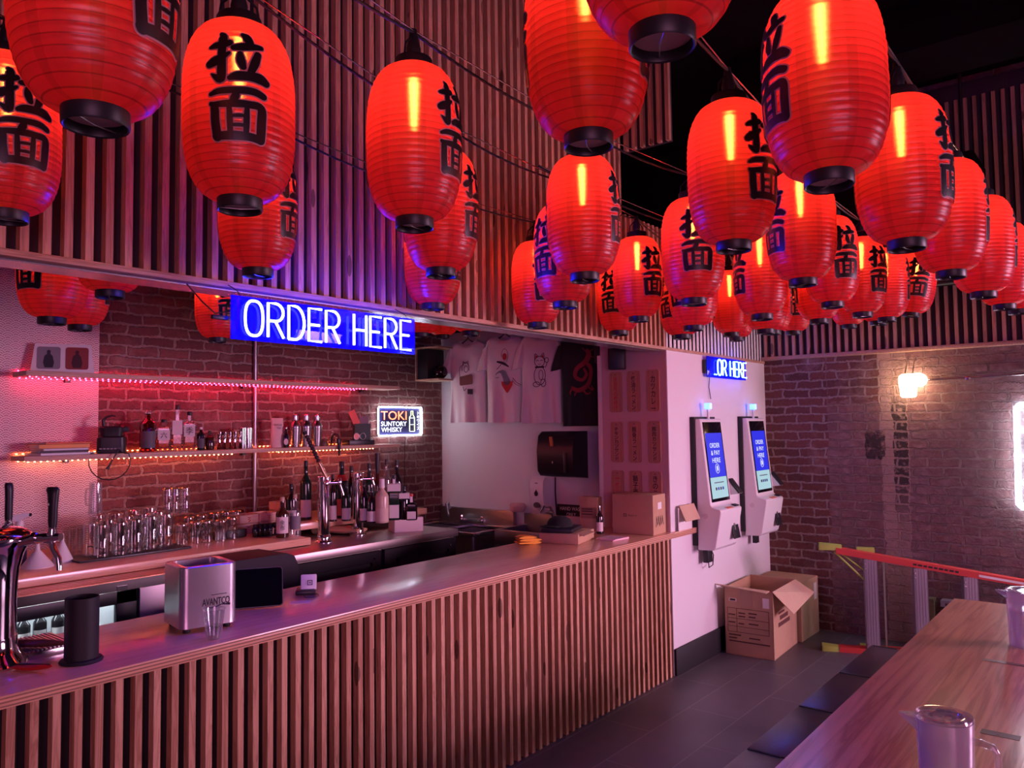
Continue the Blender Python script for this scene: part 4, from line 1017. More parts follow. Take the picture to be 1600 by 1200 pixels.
# bottles on the lower shelf
for px, hp, wp, gm, cm, lab, tx, shp, liq, words, tall in (
 (231, 65, 24, M_whisky, M_clear2, M_labelD, None, 'round', None, 'dark red whisky bottle with glass stopper, leftmost on the lower shelf', .66),
 (256, 50, 23, M_clear2, M_dark, M_label, '六', 'square', M_amber, 'squat clear bottle with white label on the lower shelf', .72),
 (277, 72, 19, M_clear2, M_dark, M_label, None, 'square', M_amber, 'tall clear bottle with black neck, tallest on the lower shelf', .58),
 (296, 61, 21, M_clear2, M_dark, M_label, '季', 'square', M_amber, 'clear square bottle with black brush mark beside the tallest one', .68),
 (314, 36, 12, M_dkglass, M_white, M_labelD, None, 'round', None, 'small dark bottle with a pale band right of the clear bottles', .66),
 (328, 30, 14, M_brglass, M_dark, None, None, 'round', None, 'short brown round bottle left of the steel measuring cups', .6)):
    p = on_sh(px); s_ = mpp(p)
    bottle('liquor_bottle', words, 'bottle', p, hp*s_, wp*s_/2, gm, cm, 'bottles on the lower shelf', shp, lab, lh=(.36, .66) if shp == 'square' else (.1, .5), txt=tx, liquid=liq, tall=tall, capr=.36)
for i in range(5):
    p = on_sh(343+8*i, XM+.02*(i % 2)); 
    t = thing('jigger', 'hourglass shaped steel measuring cup, %s from left on the lower shelf' % ORD[i], 'measuring cup', p, 0, 'steel measuring cups')
    MB().lathe([(.001, .002), (.020, 0), (.021, .002), (.008, .045), (.007, .05), (.019, .120), (.018, .120), (.006, .056), (.001, .055)], 20).obj('cup', M_chrome, t)
for i in range(2):
    p = on_sh(380+9*i, XM-.01*i); t = thing('steel_tumbler', 'straight steel tumbler, %s, left of the wall pipe' % ('near one', 'far one')[i], 'tumbler', p, 0, 'steel tumblers')
    MB().lathe([(.001, 0), (.026, 0), (.030, .145), (.029, .146), (.025, .006), (.001, .006)], 24).obj('cup', M_chrome, t)
# right of the pipe
p = on_sh(433); t = thing('tea_bag_pack', 'pale printed paper pouch standing right of the wall pipe', 'pouch', p, R(72))
m_ = MB(); rs = []
for z_, w_, d_ in ((0, .046, .026), (.03, .050, .030), (.15, .046, .018), (.215, .043, .003)): rs.append([(w_*math.cos(a), d_*math.sin(a), z_) for a in [2*PI*j/20 for j in range(20)]])
m_.rings(rs).obj('pouch', pm('kraft_pink', (.72, .50, .46), .8), t)
text('lettering', 'MATCHA', .058, .014, (0, -.0245, .165), M_ink, t, rot=(R(-7), 0, 0)); text('lettering', 'TEA', .03, .012, (.005, -.0275, .142), M_ink, t, rot=(R(-7), 0, 0))
p = on_sh(447, XM+.05); b_ = bottle('bitters_bottle', 'small dark bottle with an oval cream label by the paper pouch', 'bottle', p, .15, .021, M_dkglass, M_steel, tall=.55)
MB().lathe([(.001, 0), (.0155, .0)], 20, cap=False).obj('oval_label', M_label, b_).matrix_local = Matrix.Translation((0, -.0222, .042)) @ Matrix.Rotation(R(90), 4, 'X') @ Matrix.Diagonal((1, 1.5, 1, 1))
for i in range(3):
    p = on_sh(461+17*i); t = thing('cocktail_shaker', 'steel cocktail shaker with domed lid, %s of three on the lower shelf' % ('left', 'middle', 'right')[i], 'shaker', p, 0, 'steel cocktail shakers')
    MB().lathe([(.001, 0), (.030, 0), (.036, .05), (.042, .145), (.0425, .148)], 28).obj('cup', M_steel, t)
    q_ = MB().lathe([(.043, .146), (.043, .152), (.038, .172), (.024, .19), (.022, .20)], 28).obj('strainer', M_steel, t)
    MB().lathe([(.0235, .196), (.0245, .20), (.022, .236), (.014, .243), (.001, .244)], 24).obj('cap', M_steel, t)
p = on_sh(506); tag(MB().lathe([(.03, 0), (.032, .004), (.028, .03), (.015, .052), (.001, .056)], 20).obj('brown_dome', pm('brown_ceramic', (.14, .06, .04), .5), None, p), 'small brown domed object right of the shakers', 'ornament')
p = on_sh(519); t = thing('round_flask', 'round clear flask with narrow neck at right of the shelf', 'flask', p)
MB().lathe([(.018, 0), (.034, .015), (.038, .04), (.03, .068), (.011, .085), (.009, .105)], 20).obj('body', glass('tan_glass', (.85, .62, .45), .12, .15, bodycol=(.7, .5, .36)), t)
MB().lathe([(.010, .104), (.010, .115), (.002, .118)], 12).obj('stopper', M_cork, t)
p = on_sh(529, SXF+.012); t = thing('hose_nozzle', 'black drinks gun hanging from a curved hose at the shelf edge', 'drinks gun', p)
MB().tube([(-.06, -.02, .02), (-.055, -.02, .07), (-.03, -.01, .095), (-.005, 0, .085), (.004, 0, .05)], .006, 8).obj('hose', M_dark, t)
m_ = MB(); m_.box((.006, 0, .035), (.024, .03, .045), bev=.006); m_.tube([(.008, 0, .015), (.008, 0, -.04), (.006, 0, -.075)], [.013, .011, .007], 10); m_.obj('nozzle', M_dark, t)
p = on_sh(561, XM-.02); t = thing('dark_green_box', 'open dark green box with a raised red flap on the lower shelf', 'box', (p.x, p.y, SL+.0405), R(66))
MB().box((.02, 0, .065), (.13, .075, .13), bev=.002).obj('box', pm('green_board', (.05, .09, .08), .7), t)
m_ = MB(); m_.box((-.045, -.02, .18), (.055, .003, .12), rot=Matrix.Rotation(R(-24), 3, 'Y')); m_.obj('red_flap', pm('red_board', (.72, .16, .12), .7), t)
MB().box((.05, .03, .16), (.07, .003, .06)).obj('back_flap', pm('grey_board', (.20, .17, .22), .7), t)
p = on_sh(560, XM-.01); t = thing('black_tray', 'long flat black case under the dark green box', 'case', p, R(84))
MB().box((0, 0, .02), (.24, .11, .04), bev=.003).obj('case', M_dark, t)
p = on_sh(560, XM+.042); t = thing('spectacles', 'pair of wire spectacles with pink lenses on the black case', 'glasses', (SXF-.035, p.y+.02, SL+.041), R(84))
for x in (-.03, .03):
    fr_ = MB().tube([(x+.026*math.cos(a), 0, .028+.026*math.sin(a)) for a in [2*PI*j/18 for j in range(18)]], .002, 6, closed=True).obj('rim', M_steelD, t)
    if x < 0: MB().prism([(x+.025*math.cos(a), .028+.025*math.sin(a)) for a in [2*PI*j/18 for j in range(18)]], -.0008, .0008).obj('lens', pm('pink_lens', (.75, .25, .22), .3), fr_)
MB().tube([(-.006, 0, .036), (0, 0, .042), (.006, 0, .036)], .002, 6).obj('bridge', M_steelD, t)

# ================================================================== NEON SIGNS
def neon_letter(ch):
    O = lambda w: [(w/2+w/2*math.copysign(abs(math.cos(a))**.75, math.cos(a)), .5+.5*math.copysign(abs(math.sin(a))**.8, math.sin(a))) for a in [2*PI*i/28 for i in range(28)]]
    if ch == 'O': return .56, [(O(.56), True)]
    if ch == 'D': return .54, [([(0, 0), (0, 1), (.22, 1)]+arc(.22, .5, .32, .5, 90, -90, 14)[1:]+[(0, 0)], False)]
    if ch == 'R': return .52, [([(0, 0), (0, 1), (.25, 1)]+arc(.25, .74, .25, .26, 90, -90, 10)[1:]+[(0.0, .48)], False), ([(.24, .48), (.52, 0)], False)]
    if ch == 'E': return .46, [([(.46, 1), (0, 1), (0, 0), (.46, 0)], False), ([(0, .5), (.38, .5)], False)]
    if ch == 'H': return .50, [([(0, 0), (0, 1)], False), ([(.5, 0), (.5, 1)], False), ([(0, .5), (.5, .5)], False)]
    if ch == '.': return .06, [([(0, .02), (.06, .02)], False)]
    return .22, []
def neon_sign(t, s, w, h, mat, r, gap=.17):
    ws = [neon_letter(c)[0] for c in s]; tot = sum(ws)+gap*(len(s)-1); k = w/tot; x = -w/2
    for c, cw in zip(s, ws):
        _, st = neon_letter(c)
        if st:
            m_ = MB()
            for pts, cl in st: m_.tube([(x+a*k, 0, (b-.5)*h) for a, b in pts], r, 8, closed=cl)
            m_.obj('neon_letter', mat, t, smooth=60, label='glowing letter %s' % c if c != '.' else 'glowing dot')
        x += (cw+gap)*k
M_neonB = em('blue_white_neon', (.016, .019, 1.0), 150)
M_acr = glass('acrylic_blue_glow', (.50, .50, .98), .02, .5, bodycol=(.008, .004, .80), fres=.10)  # clear sign plate with the letters' blue glow painted into its body colour
t = thing('neon_sign', 'big blue neon sign reading ORDER HERE under the bulkhead edge', 'sign', (-2.42, 1.924, 2.074), R(90))
neon_sign(t, 'ORDER HERE', .790, .123, M_neonB, .0050)
MB().b2((-.438, .018, -.077), (.438, .024, .077), bev=.002).obj('backing', M_acr, t)
for x in (-.40, .40): MB().tube([(x, .021, .075), (x+.004, .05, .10), (x, .10, .125)], .0018, 6).obj('hanging_wire', M_dark, t)
MB().tube([(-.435, .03, .02), (-.48, .05, .01), (-.51, .08, .05), (-.54, .13, .115)], .0025, 6).obj('power_cable', M_dark, t)
MB().box((-.465, .045, -.003), (.06, .014, .014), bev=.002).obj('dimmer', M_dark, t)
t = thing('neon_sign', 'small blue neon sign reading ..OR HERE above the white kiosks', 'sign', (-2.478, 5.78, 2.108), R(90))
M_neonB2 = em('cyan_neon', (.04, .13, 1.0), 22)
neon_sign(t, '..OR HERE', .60, .118, M_neonB2, .0055)
MB().b2((-.385, .018, -.078), (.335, .024, .078), bev=.002).obj('backing', M_acr, t)
MB().b2((-.40, .025, -.05), (-.30, .045, .05)).obj('mount', M_dark, t)
MB().tube([(-.30, .04, -.07), (-.305, .045, -.15), (-.29, .04, -.24)], .003, 6).obj('power_cable', M_dark, t)
# whisky sign on the bricks
pa, pb = at(591, 632, X=XB+.035), at(659, 683, X=XB+.035)
c = (pa+pb)/2; w, h = pb.y-pa.y, .245
t = thing('neon_sign', 'white framed lit whisky sign reading TOKI on the brick wall', 'sign', (XB+.035, c.y, c.z), R(90))
M_neonW = em('white_neon', (.84, .86, 1.0), 28); M_neonR = em('red_neon', (1.0, .16, .05), 5); M_neonY = em('lime_neon', (.85, 1.0, .45), 2.5)
MB().b2((-w/2, .004, -h/2), (w/2, .010, h/2), bev=.002).obj('backing', pm('navy_acrylic', (.05, .05, .16), .25), t)
MB().tube([(a, 0, b) for a, b, _ in rrect(w, h, .015, 0, 4)], .0055, 8, closed=True).obj('frame_tube', M_neonW, t, label='white light tube frame')
k = w/.5
text('lettering', 'TOKI', .29*k, .075, (-.075*k, -.0005, .050), M_neonR, t, bold=-.004, label='glowing red letters TOKI')
M_neonT = em('white_neon_words', (.86, .90, 1.0), 2.2)
text('lettering', 'SUNTORY', .29*k, .040, (-.075*k, -.0005, -.022), M_neonT, t, bold=.006, label='glowing white word SUNTORY')
text('lettering', 'WHISKY', .235*k, .040, (-.10*k, -.0005, -.072), M_neonT, t, bold=.006, label='glowing white word WHISKY')
text('lettering', 'トキウイス', .028*k, .165, (.205*k, -.0005, .005), M_neonT, t, vertical=True, bold=.008, label='white column of Japanese letters')
bo = [(-.03, -.09), (.03, -.09), (.03, .035), (.012, .055), (.012, .09), (-.012, .09), (-.012, .055), (-.03, .035)]
MB().tube([(.135*k+a*k*.95, 0, b) for a, b in bo], .0032, 6, closed=True).obj('bottle_outline', M_neonY, t, label='glowing bottle outline')
m_ = MB(); m_.tube([(.135*k+a*k, 0, b) for a, b in [(-.028, .028), (.028, .028), (.028, -.03), (-.028, -.03)]], .0032, 6, closed=True); m_.obj('label_outline', M_neonT, t)
MB().tube([(.06*k, .01, -h/2), (.06*k, .02, -h/2-.3), (.055*k, .02, -h/2-.62)], .003, 6).obj('power_cable', M_dark, t)
# big white sign cut by the right edge of the photo
t = thing('neon_sign', 'large white neon sign with ruled lines at the right edge', 'sign', (-.36, YW-.05, 1.42), 0)
t.rotation_euler[1] = R(1.2)
M_neonW2 = em('white_neon_big', (.82, .84, 1.0), 26)
hw, hh = .355, .365
MB().tube([(a, 0, b) for a, b, _ in rrect(2*hw, 2*hh, .05, 0, 5)], .0125, 10, closed=True).obj('frame_tube', M_neonW2, t)
for z in (.185, 0, -.19): MB().tube([(-hw, 0, z), (hw, 0, z)], .009, 8).obj('line_tube', M_neonW2, t)
MB().tube([(-hw+.14+.055*math.cos(a), 0, .285+.05*math.sin(a)) for a in [2*PI*j/16 for j in range(16)]], .011, 8, closed=True).obj('ring_tube', M_neonW2, t)
MB().b2((-hw-.02, .02, -hh-.02), (hw+.02, .026, hh+.02), bev=.004).obj('backing', M_clear2, t)
# globe wall lamp with its steel conduit
t = thing('wall_lamp', 'glowing white jar shaped wall lamp on the far brick wall', 'lamp', (-1.375, YW-.14, 1.86))
M_globe = em('lamp_glass', (1.0, .66, .38), 16)
MB().lathe([(.001, 0), (.045, .003), (.055, .015), (.058, .06), (.063, .09), (.065, .14), (.060, .165), (.04, .178), (.001, .18)], 28).obj('shade', M_globe, t)
m_ = MB(); m_.tube([(.055, .05, .135), (.055, .10, .135), (.055, .137, .135)], [.05, .052, .05], 20); m_.obj('back_globe', M_globe, t)
m_ = MB(); m_.tube([(-.02, .137, .30), (-.02, .10, .29), (-.02, .02, .20), (-.02, 0, .175)], .005, 8); m_.tube([(.03, .137, .30), (.03, .08, .27), (.03, .01, .175)], .004, 8); m_.obj('bracket', M_steelD, t)
t = thing('steel_conduit', 'thin steel conduit running right from the wall lamp', 'pipe', (-1.26, YW-.016, 1.995))
MB().tube([(0, 0, 0), (1.8, 0, .03)], .009, 10).obj('tube', M_steel, t)
m_ = MB(); m_.box((.26, -.004, -.002), (.03, .022, .03), bev=.003); m_.obj('clip', M_steel, t)

# ================================================================== SHIRT WALL
tag(MB().cyl((-.9, 0, 0), (.98, 0, 0), .011, n=12).obj('clothes_rail', M_dark, None, (-4.14, 5.17, 2.545)), 'dark rail above the shirts running along the pale wall', 'rail')
def flat_stroke(mb, pts, y=0.0):
    stroke(mb, pts, 0.0, lambda a, b: (a, y, b), 4, .003, .9)
def tshirt(label, X, z0, z1, fab, arts, lw=.185, yaw=0):
    t = thing('t_shirt', label, 'shirt', (X, 5.145, z0), R(yaw), 'shirts hanging on the pale wall'); H = z1-z0
    def ring(z, w, d, amp, k):
        o = []
        for j in range(64):
            a = 2*PI*j/64; c, s_ = math.cos(a), math.sin(a)
            x = w*math.copysign(abs(c)**.75, c); y = d*math.copysign(abs(s_)**.8, s_)
            y += amp*math.sin(x*34+k)*1.0+amp*.6*math.sin(x*61+2*k)
            if z > .955*H and s_ < 0: z2 = z-(.058 if z > .98*H else .03)*max(0, 1-(x/(.46*lw*1.05))**2)
            else: z2 = z
            o.append((x, y, z2))
        return o
    prof = [(0, .95, .034, 1), (.04, .95, .034, 1), (.22, .93, .035, .75), (.38, .92, .037, .3), (.5, .93, .038, .08), (.62, .95, .038, .0), (.78, 1.0, .038, 0), (.88, 1.0, .036, 0), (.93, .93, .032, 0), (.965, .70, .027, 0), (.99, .46, .022, 0)]
    MB().rings([ring(f*H, lw*w, d, .020*am, X*7+f*.6) for f, w, d, am in prof], cap=False).obj('body', fab, t, smooth=180)
    MB().tube([(.084*math.cos(a), .024*math.sin(a)-.002, H*.990-(.056 if math.sin(a) < 0 else .006)*math.sin(a)**2) for a in [2*PI*j/24 for j in range(24)]], .007, 6, closed=True).obj('collar', fab, t)
    for s_ in (-1, 1):
        rs = []
        for f, w, d in ((0, .052, .026), (.35, .062, .030), (.7, .064, .028), (1, .062, .024)):
            cx = s_*(lw*.88+.052*f); cz = H*.90-.02-.20*f
            tilt = s_*.62*(1-.35*f)
            rs.append([(cx+w*math.cos(a)*math.cos(tilt)*1.0, d*math.sin(a)+.004*math.sin(5*a+s_), cz-w*math.cos(a)*math.sin(tilt)*.55) for a in [2*PI*j/24 for j in range(24)]])
        MB().rings(rs, cap=False).obj('sleeve', fab, t, smooth=180)
    MB().tube([(-.15, 0, H*.90), (-.06, 0, H*.955), (-.012, 0, H*1.0), (0, 0, H*1.02), (.012, 0, H*1.0), (.06, 0, H*.955), (.15, 0, H*.90)], .005, 8).obj('hanger', M_dark, t)
    MB().tube([(0, 0, H*1.02), (0, 0, H*1.02+.02), (.0, .018, 2.560-z0), (0, .03, 2.567-z0), (0, .040, 2.555-z0)], .004, 6).obj('hook', M_dark, t)
    for name, mat, strokes, polys, lab in arts:
        m_ = MB()
        for s_ in strokes: flat_stroke(m_, s_)
        for q in polys: m_.poly([(a, 0, b) for a, b in q])
        m_.obj(name, mat, t, (0, -.0445, 0), smooth=0, label=lab)
    return t
M_tee = pm('white_cotton', (.80, .74, .74), .95, noise=.03); M_teeB = pm('black_cotton', (.018, .016, .022), .95)
M_tan = pm('print_brown', (.22, .09, .08), .9); M_printR = pm('print_red', (.55, .05, .05), .9); M_printB = pm('print_blue', (.20, .24, .30), .9); M_pr = pm('print_dark', (.05, .03, .04), .9)
def el(cx, cz, rx, rz, w, a0=0, a1=360, n=12): return [(a, b, w) for a, b in arc(cx, cz, rx, rz, a0, a1, n)]
c = .40
a1 = [('print_lines', M_pr, [el(-.005, c+.075, .035, .055, .007, -20, 200), el(.0, c+.07, .020, .028, .006), [(-.025, c+.10, .006), (-.03, c+.14, .006), (-.005, c+.118, .006), (.02, c+.14, .006), (.022, c+.10, .006)], el(-.045, c+.04, .02, .06, .006, 90, 260), [(-.03, c-.085, .006), (-.02, c-.12, .006), (.0, c-.10, .006)]], [[(.012, c-.15), (.065, c-.155), (.066, c-.108), (.012, c-.105)]], 'dark line drawing'),
      ('print_block', M_tan, [], [[(-.065, c-.065), (-.055, c-.075), (.06, c-.065), (.065, c-.05), (.062, c+.01), (.05, c+.022), (-.055, c+.005), (-.066, c-.005)]], 'brown printed block')]
a2 = [('print_bird', M_printB, [[(-.03, c+.03, .02), (.0, c+.02, .05), (.02, c-.02, .055), (.035, c-.06, .07)], [(-.03, c+.03, .02), (-.055, c+.02, .012), (-.07, c+.005, .006)]], [], 'grey blue printed bird'),
      ('print_red', M_printR, [], [[(-.02, c-.055), (.09, c-.055), (.085, c-.09), (.055, c-.135), (.036, c-.155), (.018, c-.135), (-.012, c-.09)]], 'red printed pointed shape'),
      ('print_sun', M_printR, [], [[(.015+.02*math.cos(q), c+.155+.03*math.sin(q)) for q in [2*PI*j/16 for j in range(16)]]], 'red printed sun'),
      ('print_lines', M_pr, [[(-.055, c+.115, .016), (.0, c+.10, .026), (.05, c+.07, .012)], el(.016, c+.165, .03, .055, .004, -60, 190), [(.09, c-.03, .007), (.13, c-.07, .005), (.17, c-.09, .004)], [(.085, c-.045, .005), (.12, c-.085, .004), (.16, c-.10, .003)], [(-.02, c+.09, .006), (-.06, c+.05, .006)], [(-.07, c-.02, .005), (-.04, c-.02, .005)]], [], 'dark printed lines')]
a3 = [('print_cat', M_pr, [el(0, c+.10, .044, .042, .006), [(-.042, c+.115, .006), (-.04, c+.165, .006), (-.012, c+.142, .006)], [(.012, c+.142, .006), (.036, c+.168, .006), (.042, c+.115, .006)], el(.062, c+.11, .016, .02, .006), [(.05, c+.05, .006), (.068, c+.09, .006)], el(.0, c-.015, .05, .075, .006), el(-.03, c-.085, .03, .02, .006), el(.03, c-.075, .022, .03, .006), el(-.02, c+.105, .010, .006, .005, 0, 180), el(.018, c+.105, .010, .006, .005, 0, 180), [(-.012, c+.082, .004), (0, c+.076, .004), (.012, c+.082, .004)], el(.01, c-.01, .018, .04, .005)], [[(-.04, c+.062), (.04, c+.062), (.042, c+.048), (-.042, c+.048)]], 'dark line drawing of a seated cat'),
      ('print_ears', M_printR, [], [[(-.038, c+.122), (-.036, c+.155), (-.016, c+.140)], [(.016, c+.140), (.033, c+.157), (.038, c+.122)]], 'red printed ears')]
a4 = [('print_dragon', pm('print_crimson', (.24, .025, .04), .9), [[(.06, c+.19, .03), (.07, c+.15, .05), (.04, c+.10, .045), (-.03, c+.05, .04), (-.045, c-.01, .035), (.01, c-.04, .03), (.05, c+.0, .03), (.03, c+.045, .02)], [(.04, c+.10, .03), (.085, c+.05, .035), (.08, c-.03, .035), (.05, c-.09, .04), (-.02, c-.12, .04), (-.07, c-.10, .03)], [(.05, c+.18, .01), (.02, c+.21, .008)], [(.08, c+.18, .01), (.11, c+.20, .006)], [(.09, c+.14, .01), (.12, c+.13, .006)], [(-.07, c-.10, .02), (-.09, c-.14, .015), (-.06, c-.16, .02), (-.04, c-.135, .012)], [(.02, c-.12, .02), (.05, c-.15, .015), (.08, c-.14, .01)], [(.05, c-.09, .01), (.10, c-.12, .02), (.09, c-.09, .01)]], [], 'crimson printed dragon')]
tshirt('white t shirt with a brown block print, leftmost of the hanging shirts', -4.64, 1.725, 2.46, M_tee, a1, yaw=15)
tshirt('white t shirt with red and blue bird print, second of the hanging shirts', -4.215, 1.72, 2.47, M_tee, a2, yaw=13)
tshirt('white t shirt with a seated lucky cat print, third of the hanging shirts', -3.83, 1.71, 2.46, M_tee, a3, yaw=14)
tshirt('black t shirt with a crimson dragon print, rightmost of the hanging shirts', -3.43, 1.68, 2.43, M_teeB, a4, yaw=12)
# wooden speaker box in the corner and the dark globe
p = at(686, 590, X=-4.98)
t = thing('speaker_box', 'small open wooden box with black speaker high in the brick corner', 'speaker', (-4.93, 5.03, 2.10))
m_ = MB(); m_.b2((-.13, -.13, 0), (.16, .10, .014)); m_.b2((-.13, -.13, .285), (.16, .10, .30)); m_.b2((-.13, -.13, 0), (-.115, .10, .30)); m_.obj('box', M_shelf, t)
MB().b2((-.11, -.12, .016), (.02, .09, .28), bev=.006).obj('speaker', M_dark, t)
t = thing('dark_globe', 'shiny black ball beside the wooden speaker box', 'ball', (-4.84, 5.0, 2.115))
MB().lathe([(.062*math.sin(PI*i/14)+.0005, .062-.062*math.cos(PI*i/14)) for i in range(15)], 24).obj('ball', M_dkglass, t)
for (px, py, w, lab) in ((964, 561, .115, 'black box speaker hanging in front of the plaque wall corner'), (938, 552, .075, 'slim black speaker peeking out left of the other by the shirts')):
    p = at(px, py, Y=4.78 if w > .1 else 5.0)
    t = thing('speaker', lab, 'speaker', p, R(20)); MB().box((0, 0, 0), (w, .09, .15), bev=.008).obj('cabinet', M_dark, t)
    MB().tube([(0, .03, .074), (.01, .04, .30), (0, .04, 2.94-p.z)], .006, 8).obj('arm', M_dark, t)
# paper towel dispenser, soap, sign, sinks
pa, pb = at(857, 677, Y=YT), at(934, 746, Y=YT)
t = thing('towel_dispenser', 'large black paper towel dispenser on the pale wall', 'dispenser', (-3.66, YT, 1.265))
m_ = MB(); m_.prism([(0, 0), (.17, .02), (.205, .06), (.215, .22), (.19, .34), (.14, .375), (0, .375)], -.175, .175, f=lambda p_: (p_[1], -p_[0], p_[2])); m_.obj('housing', pm('gloss_black', (.014, .011, .018), .38), t, smooth=50)
MB().box((-.03, -.208, .285), (.034, .010, .10), bev=.004, rot=Matrix.Rotation(R(12), 3, 'X')).obj('window', pm('copper_tint', (.55, .22, .12), .3, .6), t)
MB().box((.10, -.213, .13), (.03, .012, .16), bev=.004).obj('grip', M_dark, t)
MB().box((-.02, -.2155, .13), (.012, .001, .016)).obj('mark', M_steelD, t)
t = thing('soap_dispenser', 'white soap dispenser below and left of the black towel dispenser', 'dispenser', (-3.93, YT, .99))
m_ = MB(); m_.prism([(0, 0), (.07, 0), (.095, .05), (.105, .16), (.10, .24), (.07, .275), (0, .275)], -.068, .068, f=lambda p_: (p_[1], -p_[0], p_[2])); m_.obj('housing', M_white, t)
m_ = MB(); m_.prism([(.018*math.cos(a), .14+.022*math.sin(a)+(.012 if abs(a-PI/2) < .3 else 0)) for a in [2*PI*j/16 for j in range(16)]], -.108, -.1035); m_.obj('window', M_dark, t)
m_ = MB(); m_.prism([(.034*math.cos(a), .045+.024*math.sin(a)) for a in [2*PI*j/16 for j in range(16)]], -.102, -.08); m_.obj('button', pm('grey_plastic', (.10, .09, .10), .4), t)
MB().b2((-.014, -.1032, .222), (.014, -.1015, .228)).obj('mark', M_ink, t)
tag(MB().tube([(0, 0, 0), (.005, -.01, -.12), (.015, -.008, -.32)], .006, 8).obj('black_hose', M_dark, None, (-3.80, YT-.012, 1.262)), 'black hose running down from the towel dispenser', 'hose')
t = thing('wall_sign', 'black wall sign reading HAND WASH ONLY', 'sign', (-3.63, YT-.006, .99)); MB().b2((-.16, -.002, -.055), (.12, .005, .055)).obj('panel', M_black, t)
text('lettering', 'HAND WASH', .22, .030, (-.02, -.003, .022), M_label, t, bold=.01); text('lettering', 'ONLY', .09, .028, (-.02, -.003, -.024), M_label, t, bold=.01)
# three bowl sink
t = thing('bar_sink', 'stainless bar sink with tall splashback in the corner', 'sink', (-4.68, 4.98, 0))
m_ = MB(); m_.b2((-.40, .25, .55), (.46, .295, .965), bev=.003); m_.obj('splashback', M_steelD, t)
m_ = MB(); z = .835
for lo, hi in (((-.40, -.26), (.46, -.225)), ((-.40, .20), (.46, .25)), ((-.40, -.225), (-.365, .20)), ((.425, -.225), (.46, .20)), ((.01, -.225), (.04, .20))): m_.b2(lo+(z-.03,), hi+(z,), bev=.004)
m_.obj('rim', M_steel, t)
m_ = MB()
for a, b in ((-.365, .01), (.04, .425)):
    m_.b2((a, -.225, .53), (b, .20, .54))
    for lo, hi in (((a-.004, -.229), (b, -.225)), ((a-.004, .20), (b, .204)), ((a-.004, -.225), (a, .20)), ((b, -.225), (b+.004, .20))): m_.b2(lo+(.53,), hi+(z-.03,))
m_.obj('bowls', M_steelD, t, smooth=0)
for x in (-.38, .44):
    for y in (-.24, .22): MB().cyl((x, y, 0), (x, y, z-.03), .02, n=12).obj('leg', M_steelD, t)
m_ = MB(); m_.tube([(-.28, .30, .90), (-.285, .25, .955), (-.27, .22, 1.02), (-.20, .12, 1.0), (-.05, -.02, .955), (.0, -.06, .93)], [.013, .013, .012, .011, .010, .010], 12); f_ = m_.obj('faucet', M_chrome, t)
m_ = MB(); m_.tube([(-.10, .245, .865), (.14, .245, .865)], .012, 10)
for x in (-.10, .14): m_.lathe([(.018, 0), (.022, .02), (.016, .05), (.010, .06)], 14, c=(x, .21, .845)); m_.tube([(x, .21, .90), (x+.05, .16, .905)], [.008, .006], 8)
m_.obj('mixer_taps', M_chrome, f_)
tag(MB().lathe([(.001, 0), (.05, .0), (.066, .02), (.07, .05), (.055, .07), (.001, .075)], 20).obj('pink_sponge', pm('pink_cloth', (.75, .45, .45), .9), None, (-4.16, 5.22, .9655)), 'pink rounded cloth lying on the edge of the sink splashback', 'cloth')
t = thing('hand_sink', 'small stainless hand sink below the soap dispenser', 'sink', (-3.85, 5.06, 0))
m_ = MB(); m_.b2((-.27, .19, .72), (.30, .218, .955), bev=.003); m_.b2((-.27, -.20, .74), (.30, -.17, .86), bev=.004); m_.b2((-.27, -.17, .74), (-.245, .19, .86)); m_.b2((.275, -.17, .74), (.30, .19, .86)); m_.b2((-.27, -.2, .72), (.30, .19, .74)); m_.obj('basin', M_steelD, t)
m_ = MB(); m_.tube([(.06, .15, .86), (.06, .15, .98), (.055, .12, 1.03), (.05, .04, 1.035), (.05, .0, .99)], .011, 10); m_.tube([(.06, .15, .975), (.02, .10, .985)], [.012, .008], 8); m_.obj('faucet', M_chrome, t)
m_ = MB(); m_.b2((-.03, .05, 0), (.06, .19, .72)); m_.obj('stand', M_steelD, t)

# ================================================================== PLAQUES
words = [['手羽先の唐揚げ', '醤油ラーメン', 'カツカレー'], ['チキンカツサンド', '豚骨ラーメン', '豚肉カツサンド'], ['一番', '獅子唐', 'きのこ']]
M_plq = wood('plaque_wood', (.50, .26, .19), (.34, .15, .11), 'Z', None, knots=False, rough=.6)
for r_ in range(3):
    for c_ in range(3):
        x = (-2.934, -2.788, -2.632)[c_]; zt = (2.063, 1.707, 1.362)[r_]; h = .288; w = .096
        t = thing('menu_plaque', 'wooden menu plaque with Japanese writing, %s row, %s of three' % (('top', 'middle', 'bottom')[r_], ('left', 'centre', 'right')[c_]), 'plaque', (x, YP, zt-h/2), 0, 'wooden menu plaques')
        m_ = MB(); m_.prism([(a, b) for a, b, _ in rrect(w, h, .018, 0, 4)], -.012, -.0005); m_.obj('board', M_plq, t)
        s_ = words[r_][c_]; n = len(s_)
        text('lettering', s_, .036 if n > 3 else .042, min(.235, .046*n) if n < 6 else .235, (0, -.0128, -.012 if n > 3 else .045), M_printR if (r_, c_) in ((0, 0), (2, 0)) else M_ink, t, vertical=True, bold=.012)
        MB().cyl((0, -.0145, h/2-.018), (0, -.0118, h/2-.018), .0035, n=8).obj('pin', M_ink, t)

